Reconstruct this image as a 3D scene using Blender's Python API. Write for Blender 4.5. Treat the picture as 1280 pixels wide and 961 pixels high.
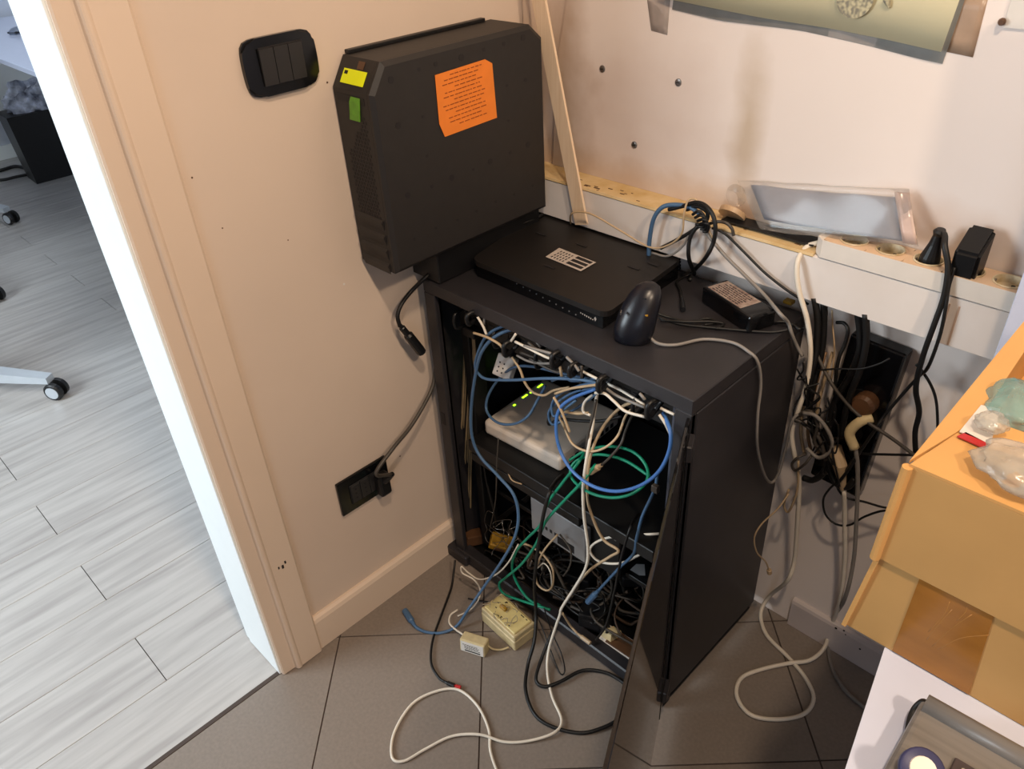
import bpy, bmesh, math, random
from mathutils import Vector, Matrix, noise
random.seed(7)
for o in list(bpy.data.objects): bpy.data.objects.remove(o)
SC = bpy.context.scene
COL = SC.collection
R = math.radians

# ---------------------------------------------------------------- camera
CAM = Vector((1.10714, -1.153505, 1.405)); FPX = 983.0
cd = bpy.data.cameras.new('camera'); cam = bpy.data.objects.new('camera', cd); COL.objects.link(cam)
cam.location = CAM; cam.rotation_euler = (R(55.39), R(2.888), R(44.725))
cd.sensor_width = 36; cd.lens = FPX / 1280 * 36; cd.clip_start = 0.02; cd.clip_end = 60
SC.camera = cam
CM = cam.rotation_euler.to_matrix()

# ---------------------------------------------------------------- world, lights, exposure
w = bpy.data.worlds.new('world'); SC.world = w; w.use_nodes = True
bg = w.node_tree.nodes['Background']; bg.inputs[0].default_value = (0.75, 0.87, 1.0, 1); bg.inputs[1].default_value = 0.6
def area(name, loc, tgt, size, power, col, sy=None):
    l = bpy.data.lights.new(name, 'AREA'); l.energy = power; l.color = col; l.size = size
    if sy: l.shape = 'RECTANGLE'; l.size_y = sy
    o = bpy.data.objects.new(name, l); COL.objects.link(o); o.location = loc
    o.rotation_euler = (Vector(tgt) - Vector(loc)).to_track_quat('-Z', 'Y').to_euler(); return o
area('ceiling_lamp_near', (1.25, -1.05, 2.55), (0.3, -0.3, 0.4), 0.11, 19, (1.0, 0.78, 0.57))
area('ceiling_lamp_far', (2.3, -1.05, 2.55), (0.3, -0.3, 0.4), 0.13, 24, (1.0, 0.78, 0.57))
area('window_light_room', (2.5, -2.7, 1.7), (0.8, 0, 0.8), 1.0, 13, (0.70, 0.83, 1.0), 1.1)
area('window_light_office', (-1.1, -2.7, 1.5), (-.5, -.8, 0.5), 1.3, 84, (0.82, 0.93, 1.0), 1.4)
area('office_desk_fill', (-3.0, 0.3, 2.6), (-3.0, 0.3, 0), 1.2, 16, (0.9, 0.95, 1.0), 1.2)  # added fill that brightens the far desk, no lamp known there
SC.view_settings.view_transform = 'Standard'; SC.view_settings.look = 'None'
SC.view_settings.exposure = 0.0; SC.view_settings.gamma = 1.0; SC.view_settings.use_curve_mapping = False

# ---------------------------------------------------------------- helpers
def at(px, py, x=None, y=None, z=None):
    """point of the place seen at a pixel of the photograph, on a given real plane"""
    d = CM @ Vector((px - 640, -(py - 480.5), -FPX))
    if x is not None: t = (x - CAM.x) / d.x
    elif y is not None: t = (y - CAM.y) / d.y
    else: t = (z - CAM.z) / d.z
    return CAM + d * t
def srgb(c):
    return tuple((v / 255 / 12.92 if v / 255 <= .04045 else ((v / 255 + .055) / 1.055) ** 2.4) for v in c)
MATS = {}
def mat(name, c, rough=.5, metal=0, var=.12, scale=30, bump=0, c2=None, spec=.5, emit=0, trans=0, alpha=1, stretch=None, ior=1.45, detail=4):
    if name in MATS: return MATS[name]
    m = bpy.data.materials.new(name); m.use_nodes = True; nt = m.node_tree; N = nt.nodes; L = nt.links
    b = N['Principled BSDF']; c = srgb(c); c2 = srgb(c2) if c2 else tuple(v * (1 - var * 2) for v in c)
    tc = N.new('ShaderNodeTexCoord'); mp = N.new('ShaderNodeMapping'); L.new(tc.outputs['Object'], mp.inputs[0])
    if stretch: mp.inputs['Scale'].default_value = stretch
    n = N.new('ShaderNodeTexNoise'); n.inputs['Scale'].default_value = scale; n.inputs['Detail'].default_value = detail
    L.new(mp.outputs[0], n.inputs['Vector'])
    r = N.new('ShaderNodeValToRGB'); r.color_ramp.elements[0].position = .3; r.color_ramp.elements[1].position = .7
    r.color_ramp.elements[0].color = (*c2, 1); r.color_ramp.elements[1].color = (*c, 1)
    L.new(n.outputs[0], r.inputs[0]); L.new(r.outputs[0], b.inputs['Base Color'])
    b.inputs['Roughness'].default_value = rough; b.inputs['Metallic'].default_value = metal
    b.inputs['Specular IOR Level'].default_value = spec; b.inputs['IOR'].default_value = ior
    if trans: b.inputs['Transmission Weight'].default_value = trans
    if alpha < 1: b.inputs['Alpha'].default_value = alpha
    if emit: b.inputs['Emission Color'].default_value = (*c, 1); b.inputs['Emission Strength'].default_value = emit
    if bump:
        bu = N.new('ShaderNodeBump'); bu.inputs['Strength'].default_value = bump; bu.inputs['Distance'].default_value = .002
        L.new(n.outputs[0], bu.inputs['Height']); L.new(bu.outputs[0], b.inputs['Normal'])
    MATS[name] = m; return m

class MB:
    def __init__(s): s.bm = bmesh.new()
    def box(s, a, b, bev=0, seg=2, M=None):
        bm = s.bm; a = Vector(a); b = Vector(b)
        vs = [bm.verts.new((x, y, z)) for x in (a.x, b.x) for y in (a.y, b.y) for z in (a.z, b.z)]
        fs = [bm.faces.new([vs[i] for i in f]) for f in ((0,1,3,2),(4,6,7,5),(0,4,5,1),(2,3,7,6),(0,2,6,4),(1,5,7,3))]
        if bev:
            es = {e for f in fs for e in f.edges}
            r = bmesh.ops.bevel(bm, geom=list(es), offset=bev, segments=seg, affect='EDGES', profile=.5)
            vs = list({v for v in r['verts']} | {v for f in r['faces'] for v in f.verts} | {v for v in vs if v.is_valid})
        if M is not None: bmesh.ops.transform(bm, matrix=M, verts=[v for v in vs if v.is_valid])
        return s
    def poly(s, pts, d):
        """prism of a polygon pushed along vector d"""
        bm = s.bm; d = Vector(d); A = [bm.verts.new(p) for p in pts]; B = [bm.verts.new(Vector(p) + d) for p in pts]
        bm.faces.new(A); bm.faces.new(B[::-1]); n = len(A)
        for i in range(n): bm.faces.new([A[i], B[i], B[(i+1) % n], A[(i+1) % n]])
        return s
    def hexa(s, lo, hi):
        """solid between two 4-point rings"""
        bm = s.bm; A = [bm.verts.new(p) for p in lo]; B = [bm.verts.new(p) for p in hi]; n = len(A)
        bm.faces.new(A); bm.faces.new(B[::-1])
        for i in range(n): bm.faces.new([A[i], B[i], B[(i+1) % n], A[(i+1) % n]])
        return s
    def cyl(s, a, b, r, r2=None, n=16, caps=True):
        return s.loft([(a, r), (b, r if r2 is None else r2)], n, caps)
    def loft(s, prof, n=16, caps=True, sx=1.0):
        """rings (point, radius) along a line"""
        bm = s.bm; a = Vector(prof[0][0]); b = Vector(prof[-1][0]); t = (b - a)
        if t.length < 1e-9: t = Vector((0, 0, 1))
        t.normalize(); u = t.orthogonal().normalized(); v = t.cross(u); rings = []
        for p, r in prof:
            rings.append([bm.verts.new(Vector(p) + (u * math.cos(k*2*math.pi/n) * sx + v * math.sin(k*2*math.pi/n)) * r) for k in range(n)])
        for i in range(len(rings) - 1):
            for k in range(n): bm.faces.new([rings[i][k], rings[i][(k+1) % n], rings[i+1][(k+1) % n], rings[i+1][k]])
        if caps:
            bm.faces.new(rings[0][::-1]); bm.faces.new(rings[-1])
        return s
    def tube(s, pts, r, n=8, sub=6, closed=False):
        P = [Vector(p) for p in pts]; C = []
        for i in range(len(P) - 1):
            p0 = P[i-1] if i else P[0] * 2 - P[1]; p1 = P[i]; p2 = P[i+1]; p3 = P[i+2] if i + 2 < len(P) else P[-1] * 2 - P[-2]
            # centripetal-ish
            for k in range(sub):
                t = k / sub
                C.append(.5 * ((2*p1) + (p2-p0)*t + (2*p0-5*p1+4*p2-p3)*t*t + (3*p1-p0-3*p2+p3)*t*t*t))
        C.append(P[-1]); bm = s.bm; u = None; rings = []
        for i, c in enumerate(C):
            t = (C[min(i+1, len(C)-1)] - C[max(i-1, 0)])
            if t.length < 1e-7: t = Vector((0, 0, 1))
            t.normalize()
            if u is None: u = t.orthogonal().normalized()
            u = (u - t * u.dot(t))
            if u.length < 1e-6: u = t.orthogonal()
            u.normalize(); v = t.cross(u)
            rings.append([bm.verts.new(c + (u * math.cos(k*2*math.pi/n) + v * math.sin(k*2*math.pi/n)) * r) for k in range(n)])
        for i in range(len(rings) - 1):
            for k in range(n): bm.faces.new([rings[i][k], rings[i][(k+1) % n], rings[i+1][(k+1) % n], rings[i+1][k]])
        bm.faces.new(rings[0][::-1]); bm.faces.new(rings[-1]); return s
    def build(s, name, m, parent=None, smooth=False, loc=None):
        bmesh.ops.recalc_face_normals(s.bm, faces=s.bm.faces)
        me = bpy.data.meshes.new(name)
        if loc is not None: bmesh.ops.translate(s.bm, verts=s.bm.verts, vec=-Vector(loc))
        s.bm.to_mesh(me); s.bm.free(); me.materials.append(m)
        if smooth:
            for p in me.polygons: p.use_smooth = True
        o = bpy.data.objects.new(name, me); COL.objects.link(o)
        if loc is not None: o.location = loc
        if parent is not None: o.parent = parent
        return o
def tag(o, label, cat, group=None, kind=None):
    o['label'] = label; o['category'] = cat
    if group: o['group'] = group
    if kind: o['kind'] = kind
    return o
def thing(name, label, cat, loc=(0,0,0), rot=(0,0,0), group=None):
    o = bpy.data.objects.new(name, None); o.empty_display_size = .02; COL.objects.link(o); o.location = loc; o.rotation_euler = rot
    return tag(o, label, cat, group)
def struct(o, label=None):
    o['kind'] = 'structure'
    if label: o['label'] = label
    return o
def P3(q, ax, v):
    if q[0] == 'P': return Vector(q[1:])
    if len(q) == 2: return at(q[0], q[1], **{ax: v})
    if len(q) == 3: return at(q[0], q[1], **{ax: q[2]})
    return at(q[0], q[1], **{q[2]: q[3]})
def cable(label, pts, r, m, ax='y', v=-.35, name='cable', cat='cable', group=None, n=8):
    W = [P3(q, ax, v) for q in pts]
    o = MB().tube(W, r, n).build(name, m, None, True, loc=W[0])
    tag(o, label, cat, group); o['_'] = 0; del o['_']
    return o, W
def plug(parent, a, b, r, m, name='plug', flat=1.0, prof=None, label=None):
    """connector from a to b (world), child of a cable whose origin is its location"""
    a = Vector(a); b = Vector(b); off = parent.location
    prof = prof or ((0, .55), (.25, .7), (.3, 1), (1, 1))
    mb = MB().loft([((a + (b-a)*t) - off, r*k) for t, k in prof], 10, True, flat)
    o = mb.build(name, m, parent, False)
    if label: o['label'] = label
    return o
def text_marks(mb, origin, u, v, nrm, w, h, rows, rnd, th=.0003, fill=.8):
    """small printed dashes laid out in rows on a flat label"""
    origin = Vector(origin); u = Vector(u).normalized(); v = Vector(v).normalized(); nrm = Vector(nrm).normalized()
    for k in range(rows):
        yv = h * (k + .5) / rows; lh = h / rows * .38; x = rnd.uniform(0, w*.12)
        while x < w * fill:
            l = rnd.uniform(.03, .11) * w
            a = origin + u * x + v * (yv - lh/2)
            mb.poly([a, a + u*l, a + u*l + v*lh, a + v*lh], nrm * th); x += l + w * .025

# ---------------------------------------------------------------- materials
def wall_mat(name, c, stains_tints):
    m = mat(name, c, .75, var=.03, scale=3, bump=.15)
    nt = m.node_tree; N = nt.nodes; L = nt.links; b = N['Principled BSDF']
    ramp = [n for n in N if n.type == 'VALTORGB'][0]; last = ramp.outputs[0]
    geo = N.new('ShaderNodeNewGeometry')
    for (cx, cz, rx, rz, col, amt) in stains_tints:
        mp = N.new('ShaderNodeMapping'); mp.vector_type = 'POINT'
        mp.inputs['Location'].default_value = (-cx/rx, 0, -cz/rz); mp.inputs['Scale'].default_value = (1/rx, 0.0001, 1/rz)
        L.new(geo.outputs['Position'], mp.inputs[0])
        ns = N.new('ShaderNodeTexNoise'); ns.inputs['Scale'].default_value = 9; ns.inputs['Detail'].default_value = 5
        L.new(geo.outputs['Position'], ns.inputs['Vector'])
        ln = N.new('ShaderNodeVectorMath'); ln.operation = 'LENGTH'; L.new(mp.outputs[0], ln.inputs[0])
        a = N.new('ShaderNodeMath'); a.operation = 'MULTIPLY_ADD'; a.inputs[1].default_value = 1.6; a.inputs[2].default_value = -.8
        L.new(ns.outputs[0], a.inputs[0])
        ad = N.new('ShaderNodeMath'); ad.operation = 'ADD'; L.new(ln.outputs['Value'], ad.inputs[0]); L.new(a.outputs[0], ad.inputs[1])
        mr = N.new('ShaderNodeMapRange'); mr.inputs[1].default_value = 1.1; mr.inputs[2].default_value = .1; mr.inputs[3].default_value = 0; mr.inputs[4].default_value = amt
        L.new(ad.outputs[0], mr.inputs[0])
        mx = N.new('ShaderNodeMix'); mx.data_type = 'RGBA'; L.new(mr.outputs[0], mx.inputs[0]); L.new(last, mx.inputs[6]); mx.inputs[7].default_value = (*srgb(col), 1)
        last = mx.outputs[2]
    L.new(last, b.inputs['Base Color']); return m
M_wallL = wall_mat('plaster_left', (214, 195, 178), [(0, .3, .3, .3, (190, 160, 145), .12)])  # left wall slightly darker and pinker low down
M_wallR = wall_mat('plaster_right', (236, 224, 216), [(.47, 1.02, .035, .16, (176, 150, 112), .6), (.07, .95, .08, .5, (160, 128, 94), .75), (.2, .87, .3, .05, (180, 148, 108), .5), (.55, .88, .4, .05, (206, 170, 128), .5), (.25, .95, .2, .18, (196, 170, 156), .4), (.74, .93, .12, .05, (205, 160, 120), .5)])
M_far = mat('room_paint', (160, 150, 142), .8, var=.03)
M_trim = mat('trim_paint', (220, 199, 179), .38, var=.02, scale=4)
M_jamb = mat('jamb_paint', (236, 240, 240), .35, var=.01)
M_white = mat('white_plastic', (224, 218, 210), .4, var=.04, scale=12)
M_cream = mat('aged_cream_plastic', (216, 196, 150), .5, var=.10, scale=60)
M_cab = mat('anthracite_metal', (44, 42, 45), .40, var=.10, scale=25, spec=.45)
M_cabdark = mat('black_metal', (16, 16, 17), .5, var=.1)
M_blk = mat('black_plastic', (20, 20, 22), .42, var=.12, scale=40)
M_blkg = mat('gloss_black_plastic', (12, 12, 14), .16, var=.1)
M_case = mat('case_plastic', (39, 36, 35), .55, var=.06, scale=50, bump=.15)
M_rubber = mat('black_rubber', (18, 17, 17), .5, var=.1)
M_blue = mat('blue_cable', (66, 112, 178), .38, var=.05)
M_dblue = mat('dull_blue_cable', (72, 104, 138), .42, var=.06)
M_green = mat('green_cable', (16, 136, 104), .4, var=.06)
M_wcab = mat('white_cable', (226, 216, 200), .4, var=.05)
M_beige = mat('beige_cable', (190, 164, 130), .45, var=.08)
M_grey = mat('grey_cable', (138, 132, 126), .45, var=.08)
M_dgrey = mat('dark_grey_cable', (72, 66, 60), .45, var=.08)
M_orange = mat('orange_paper', (240, 134, 48), .7, var=.05)
M_ink = mat('printed_ink', (150, 70, 20), .7)
M_bink = mat('black_ink', (30, 28, 30), .6)
M_yellow = mat('yellow_label', (238, 248, 20), .5, var=.03)
M_greenlab = mat('green_label', (104, 170, 40), .4, var=.15, scale=80)
M_labelw = mat('silver_label', (190, 178, 168), .45, var=.08, scale=120)
M_led_g = mat('green_led', (150, 240, 30), .4, emit=4, var=0)
M_led_r = mat('red_led', (240, 40, 30), .4, emit=1.2, var=0)
M_card = mat('cardboard', (200, 156, 96), .7, var=.06, scale=9, bump=.1)
M_cardin = mat('cardboard_inside', (216, 164, 98), .75, var=.05, scale=12)
M_tape = mat('brown_parcel_tape', (168, 112, 48), .22, var=.12, scale=18, stretch=(1, 1, 3))
M_desk = mat('white_laminate', (205, 213, 236), .12, var=.01)  # blue cast in this colour stands in for cool window light
M_tile = mat('grey_tile', (134, 123, 114), .36, c2=(124, 114, 105), scale=160, bump=.06, detail=6)
M_grout = mat('dark_grout', (74, 62, 56), .8)
M_steel = mat('steel', (160, 158, 156), .35, 1, var=.1)
M_paper = mat('cream_paper', (214, 204, 168), .8, var=.04, scale=6)
M_print = mat('grey_print', (128, 124, 110), .8, c2=(190, 182, 150), scale=260, detail=0)
M_wood = mat('pale_wood', (236, 212, 184), .6, c2=(224, 196, 164), scale=8, stretch=(30, 30, 1))
M_clear = mat('clear_plastic', (235, 238, 240), .12, trans=.9, var=.02, alpha=.3)
M_teal = mat('teal_plastic', (130, 190, 188), .2, var=.2, alpha=.55, scale=30, bump=1)
M_bag = mat('bag_film', (205, 202, 190), .18, var=.2, scale=30, bump=1.0, alpha=.5)
M_bluecard = mat('blue_grey_card', (146, 144, 150), .55, var=.08, scale=14)
M_red = mat('red_plastic', (190, 40, 40), .4)
M_brown = mat('brown_plastic', (96, 66, 44), .4, var=.15)
M_navy = mat('navy_plastic', (22, 23, 31), .3, var=.1)
M_ambr = mat('mustard_plastic', (176, 132, 34), .5, var=.2, scale=80)
M_officewall = mat('office_wall', (196, 202, 214), .8, var=.03)
def plank_mat():
    m = mat('white_oak_planks', (180, 177, 174), .34, c2=(150, 146, 144), scale=7, stretch=(7, .5, 1), detail=6)
    nt = m.node_tree; N = nt.nodes; L = nt.links
    mp = [n for n in N if n.type == 'MAPPING'][0]; oi = N.new('ShaderNodeObjectInfo')
    vm = N.new('ShaderNodeVectorMath'); vm.operation = 'SCALE'; vm.inputs[0].default_value = (7, 13, 3); L.new(oi.outputs['Random'], vm.inputs['Scale'])
    L.new(vm.outputs[0], mp.inputs['Location'])
    r = [n for n in N if n.type == 'VALTORGB'][0]; r.color_ramp.elements[0].position = .22; r.color_ramp.elements[1].position = .62
    return m
M_plank = plank_mat()

# ================================================================ SETTING
# ---- tiled floor of the room: each diagonal tile its own piece over dark grout
fl = struct(MB().box((0, -3.2, -.05), (2.7, 0, -.0025)).build('floor', M_grout))
S2 = math.sqrt(2); PIT = .441 / S2; G = .0015
def clip(poly, ax, lim, sign):
    out = []
    for i in range(len(poly)):
        a, b = poly[i], poly[(i+1) % len(poly)]; ia = (a[ax]-lim)*sign >= 0; ib = (b[ax]-lim)*sign >= 0
        if ia: out.append(a)
        if ia != ib:
            t = (lim-a[ax])/(b[ax]-a[ax]); out.append((a[0]+(b[0]-a[0])*t, a[1]+(b[1]-a[1])*t))
    return out
for i in range(-10, 14):
    for j in range(-4, 14):
        # s=x+y in [-.67+.441i], d=x-y in [.705+.441j]
        s0, s1 = (-.67 + .441*i) + G*S2, (-.67 + .441*(i+1)) - G*S2
        d0, d1 = (-.618 + .441*j) + G*S2, (-.618 + .441*(j+1)) - G*S2
        q = [((s+d)/2, (s-d)/2) for s, d in ((s0,d0),(s1,d0),(s1,d1),(s0,d1))]
        for ax, lim, sg in ((0, .001, 1), (0, 2.2, -1), (1, -.001, -1), (1, -2.0, 1)):
            q = clip(q, ax, lim, sg)
            if len(q) < 3: break
        if len(q) < 3: continue
        cx = sum(p[0] for p in q)/len(q); cy = sum(p[1] for p in q)/len(q)
        dz = random.uniform(-.0003, .0003)
        MB().poly([(p[0], p[1], -.006) for p in q], (0, 0, .006 + dz)).build('tile', M_tile, fl)
# ---- parquet floor of the office beyond the doorway: each board its own piece
fo = struct(MB().box((-5.6, -3.0, -.05), (0, 1.7, -.0032)).build('floor', MATS['dark_grout']))
PW = .1575; LEN = 1.22
plank_me = None
mb = MB().box((-PW/2 + .0005, -LEN/2 + .0009, -.006), (PW/2 - .0005, LEN/2 - .0009, 0), .0006, 1)
first = mb.build('plank', M_plank, fo); plank_me = first.data; used = False
for r_ in range(35):
    x = -.005 - PW * (r_ + .5)
    y0 = -1.0 + (0 if r_ % 2 else LEN/2) - LEN * 2
    for k in range(5):
        y = y0 + LEN * (k + .5)
        if y - LEN/2 < -3.0 or y + LEN/2 > 3.0: continue
        if y > .2 and x > -.1: continue
        if not used: o = first; used = True
        else: o = first.copy(); COL.objects.link(o); o.parent = fo
        o.location = (x, y, 0)
struct(MB().box((-.008, -1.8, -.004), (.002, -.826, .0012), .0005, 1).build('trim', M_grout), 'thin dark joint between the pale boards and the tiles').name = 'trim_4'
# ---- walls
wl = MB()
wl.box((-.1, -.825, -.05), (0, .1, 2.7)); wl.box((-.1, -1.75, 2.08), (0, -.825, 2.7)); wl.box((-.1, -3.2, -.05), (0, -1.75, 2.7))
struct(wl.build('wall_left', M_wallL))
struct(MB().box((0, 0, -.05), (2.7, .1, 2.7)).build('wall_right', M_wallR))
struct(MB().box((2.7, -3.2, 0), (2.8, .1, 2.7)).build('wall_east', M_far))
wb = MB(); wb.box((0, -3.3, 0), (2.7, -3.2, .9)); wb.box((0, -3.3, 2.3), (2.7, -3.2, 2.7)); wb.box((0, -3.3, .9), (1.2, -3.2, 2.3)); wb.box((2.5, -3.3, .9), (2.7, -3.2, 2.3))
struct(wb.build('wall_rear', M_far))
struct(MB().box((0, -3.3, 2.7), (2.8, .1, 2.75)).build('ceiling', M_far))
# office shell
struct(MB().box((-5.6, 1.7, 0), (0, 1.8, 2.7)).build('wall_north', M_officewall))
struct(MB().box((-4.45, -3.0, 0), (-4.35, 1.7, 2.7)).build('wall_far', M_officewall))
struct(MB().box((-4.35, -3.0, 0), (-4.336, 1.7, .08), .003).build('baseboard_far', M_jamb))
struct(MB().box((-4.45, -3.1, 0), (-.1, -3.0, 2.7)).build('wall_south', M_officewall))
struct(MB().box((-4.45, -3.1, 2.7), (0, 1.8, 2.75)).build('ceiling', M_jamb))
# ---- door casing and jamb
def casing(y0, y1, z0, z1, name, horizontal=False):
    m = MB()
    if not horizontal:
        s = 1 if y1 > y0 else -1
        w_ = abs(y1 - y0)
        prof = [(0, 0), (0, .017), (.004, .020), (w_*.55, .020), (w_*.575, .0215), (w_*.60, .0225), (w_*.63, .0225), (w_*.66, .0215), (w_*.685, .0185), (w_*.70, .0135), (w_*.73, .0125), (w_-.003, .0115), (w_, .009), (w_, 0)]
        m.poly([(p[1], y0 + s*p[0], z0) for p in prof], (0, 0, z1 - z0))
    else: m.box((0, y0, z0), (.018, y1, z1), .003)
    return struct(m.build(name, M_trim))
c1 = casing(-.733, -.825, .002, 2.1, 'trim_1'); c1['label'] = 'cream painted door casing beside the doorway'
for (zz, yy, s) in ((.287, -.770, .003), (.284, -.762, .0045), (.291, -.755, .0035)):
    q = MB().box((.0197, yy - s/2, zz - s), (.0203, yy + s/2, zz + s), .0008, 1).build('paint_chip', M_bink, c1)
    q['label'] = 'small dark chip in the paint'
casing(-1.842, -1.75, .002, 2.1, 'trim_2'); casing(-1.842, -.733, 2.08, 2.17, 'trim_3', True)
struct(MB().box((-.118, -.829, .002), (.004, -.8235, 2.08), .001, 1).build('trim_5', M_jamb), 'white jamb board lining the doorway')
struct(MB().box((-.118, -1.752, .002), (.004, -1.746, 2.08), .001, 1).build('trim_6', M_jamb))
struct(MB().box((-.135, -.827, .002), (-.1, -.75, 2.1), .002, 1).build('trim_7', M_jamb))
# ---- baseboards
bp = [(0, 0), (.014, 0), (.014, .078), (.011, .086), (.005, .090), (0, .090)]
struct(MB().poly([(p[0], -.733, p[1] + .001) for p in bp], (0, .72, 0)).build('baseboard_left', M_trim))
M_bbr = mat('baseboard_paint', (206, 194, 190), .5, var=.05, scale=10)
bbr = struct(MB().poly([(.705, -p[0]*.8, p[1]*.84 + .001) for p in bp], (1.98, 0, 0)).build('baseboard_right', M_bbr))
for px, py, r_ in ((1045, 785, .0026), (1055, 788, .0022), (1057, 793, .0014), (1075, 811, .0022)):
    c = at(px, py, y=-.0112); MB().cyl(c, c + Vector((0, -.0006, 0)), r_, n=8).build('nail_hole', M_bink, bbr)
for px, py, r_ in ((409, 103, .0016), (430, 355, .0022), (500, 570, .0018), (240, 222, .0015), (278, 285, .0012), (360, 300, .0012)):
    c = at(px, py, x=0.0); MB().cyl(c, c + Vector((.0004, 0, 0)), r_, n=7).build('wall_speck', M_brown if px != 430 else M_white, bpy.data.objects['wall_left'])
# corner conduit
struct(MB().box((0.002, -.03, .86), (.022, -.002, 2.7), .003).build('trim_8', M_trim), 'slim painted conduit running up the corner')

# ================================================================ RIGHT WALL
# board screwed to the wall
a = at(696, 83, y=-.004); b = at(709, 0, y=-.004); sl = (b.x - a.x) / (b.z - a.z)
zb, zt = .864, 2.2
pnl = thing('wall_board', 'large stained off-white board screwed to the wall above the cable duct', 'board', (0, 0, 0))
brd = MB().poly([(a.x + (1.0 - a.z)*sl*.4 - .01, -.0005, zb), (.95, -.0005, zb), (.95, -.0005, zt), (a.x + (zt - a.z)*sl, -.0005, zt), (a.x, -.0005, a.z)], (0, -.004, 0)).build('board_face', M_wallR, pnl)
for px, py in ((753, 86), (848, 103), (793, 181)):
    c = at(px, py, y=-.0046)
    w_ = MB().loft([(c, .0065), (c + Vector((0, -.0012, 0)), .006), (c + Vector((0, -.002, 0)), .0035)], 12).build('screw', M_steel, pnl)
    MB().box(c + Vector((-.003, -.0028, -.0006)), c + Vector((.003, -.0018, .0006))).build('screw_slot', M_bink, w_)
# cable duct
duct = thing('cable_duct', 'long dirty white plastic cable duct along the wall', 'duct')
z0, z1 = .781, .858
MB().box((.012, -.056, z0), (1.3, -.001, z1), .002).build('duct_base', mat('duct_plastic', (228, 220, 214), .5, c2=(216, 204, 194), scale=7), duct)
M_grime = mat('grimy_duct_top', (190, 158, 104), .7, c2=(214, 190, 148), scale=22, detail=8)
MB().poly([(.012, -.0575, z1 - .004), (.012, -.060, z1 - .001), (.012, -.058, z1 + .003), (.012, -.0, z1 + .006), (.012, 0, z1), (.012, -.055, z1)], (.625, 0, 0)).build('duct_lid', M_grime, duct)
MB().box((.012, -.0585, z0 + .001), (1.3, -.0555, z1 - .001), .001).build('front_cover', MATS['duct_plastic'], duct)
for px in (1182, 1195):
    c = at(px, 398, y=-.0586); MB().box((c.x - .0015, -.0594, z0 + .003), (c.x + .0010, -.058, z1 - .012), .0002, 1).build('tape_mark', mat('old_tape_line', (206, 178, 158), .5), duct)
for k in range(26):
    x = random.choice([random.uniform(.13, .3), random.uniform(.2, .28), random.uniform(.42, .62)]); y = random.uniform(-.054, -.02)
    s = random.uniform(.001, .0035)
    if k == 0: gm = MB()
    gm.box((x - s*2, y - s*.5, z1 + .002 + (y+.058)*.05), (x + s*2, y + s*.5, z1 + .0038 + (y+.058)*.05), .0004, 1)
o = gm.build('dirt_crumbs', M_brown, duct); o['kind'] = 'stuff'; o['label'] = 'dark crumbs of dirt on the duct lid'

# power strip on the duct
PZ0, PZ1 = z1 + .0015, .888
ps = thing('power_strip', 'white five-socket power strip lying on the cable duct', 'power strip', (.636, -.034, PZ0))
M_ps = mat('strip_plastic', (226, 218, 208), .35, var=.03)
M_pst = mat('strip_top_plastic', (222, 190, 158), .45, var=.08, scale=14)
h = PZ1 - PZ0
body = MB()
body.poly([(.0, -.016, 0), (.0, .016, 0), (.012, .0255, 0), (.29, .0255, 0), (.29, -.0265, 0), (.012, -.0265, 0)], (0, 0, h - .0145))
body.box((.012, -.0265, h - .0145), (.29, -.0250, h - .0005)); body.box((.012, .024, h - .0145), (.29, .0255, h - .0005)); body.poly([(.0, -.016, h - .0145), (.0, .016, h - .0145), (.012, .0255, h - .0145), (.012, -.0265, h - .0145)], (0, 0, .0140))
body.build('body', M_ps, ps)
SX = [.049, .103, .157, .211, .262]
# top plate with five round openings: built as a ring of quads around each opening
tp = MB(); bm = tp.bm
xs = [.012] + [(SX[i] + SX[i+1]) / 2 for i in range(4)] + [.289]
for i, cx in enumerate(SX):
    n = 24; cc = Vector((cx, 0, h)); rin = .0185
    x0, x1, y0, y1 = xs[i], xs[i+1], -.0262, .0252
    ri, ro = [], []
    for k in range(n):
        an = 2*math.pi*k/n; d = Vector((math.cos(an), math.sin(an)))
        t = min(((x1-cx) if d.x > 0 else (x0-cx)) / d.x if abs(d.x) > 1e-6 else 9, (y1 if d.y > 0 else y0) / d.y if abs(d.y) > 1e-6 else 9)
        ro.append(bm.verts.new((cx + d.x*t, d.y*t, h))); ri.append(bm.verts.new((cx + d.x*rin, d.y*rin, h)))
    for k in range(n): bm.faces.new([ri[k], ro[k], ro[(k+1) % n], ri[(k+1) % n]])
    for cxx, cyy in ((x0, y0), (x0, y1), (x1, y0), (x1, y1)):
        pass
    rl = [bm.verts.new((v.co.x, v.co.y, h - .0035)) for v in ro]
    for k in range(n): bm.faces.new([ro[k], rl[k], rl[(k+1) % n], ro[(k+1) % n]])
tp.build('top_plate', M_pst, ps)
M_sock = mat('socket_well', (222, 208, 178), .5, c2=(178, 152, 108), scale=60)
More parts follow.
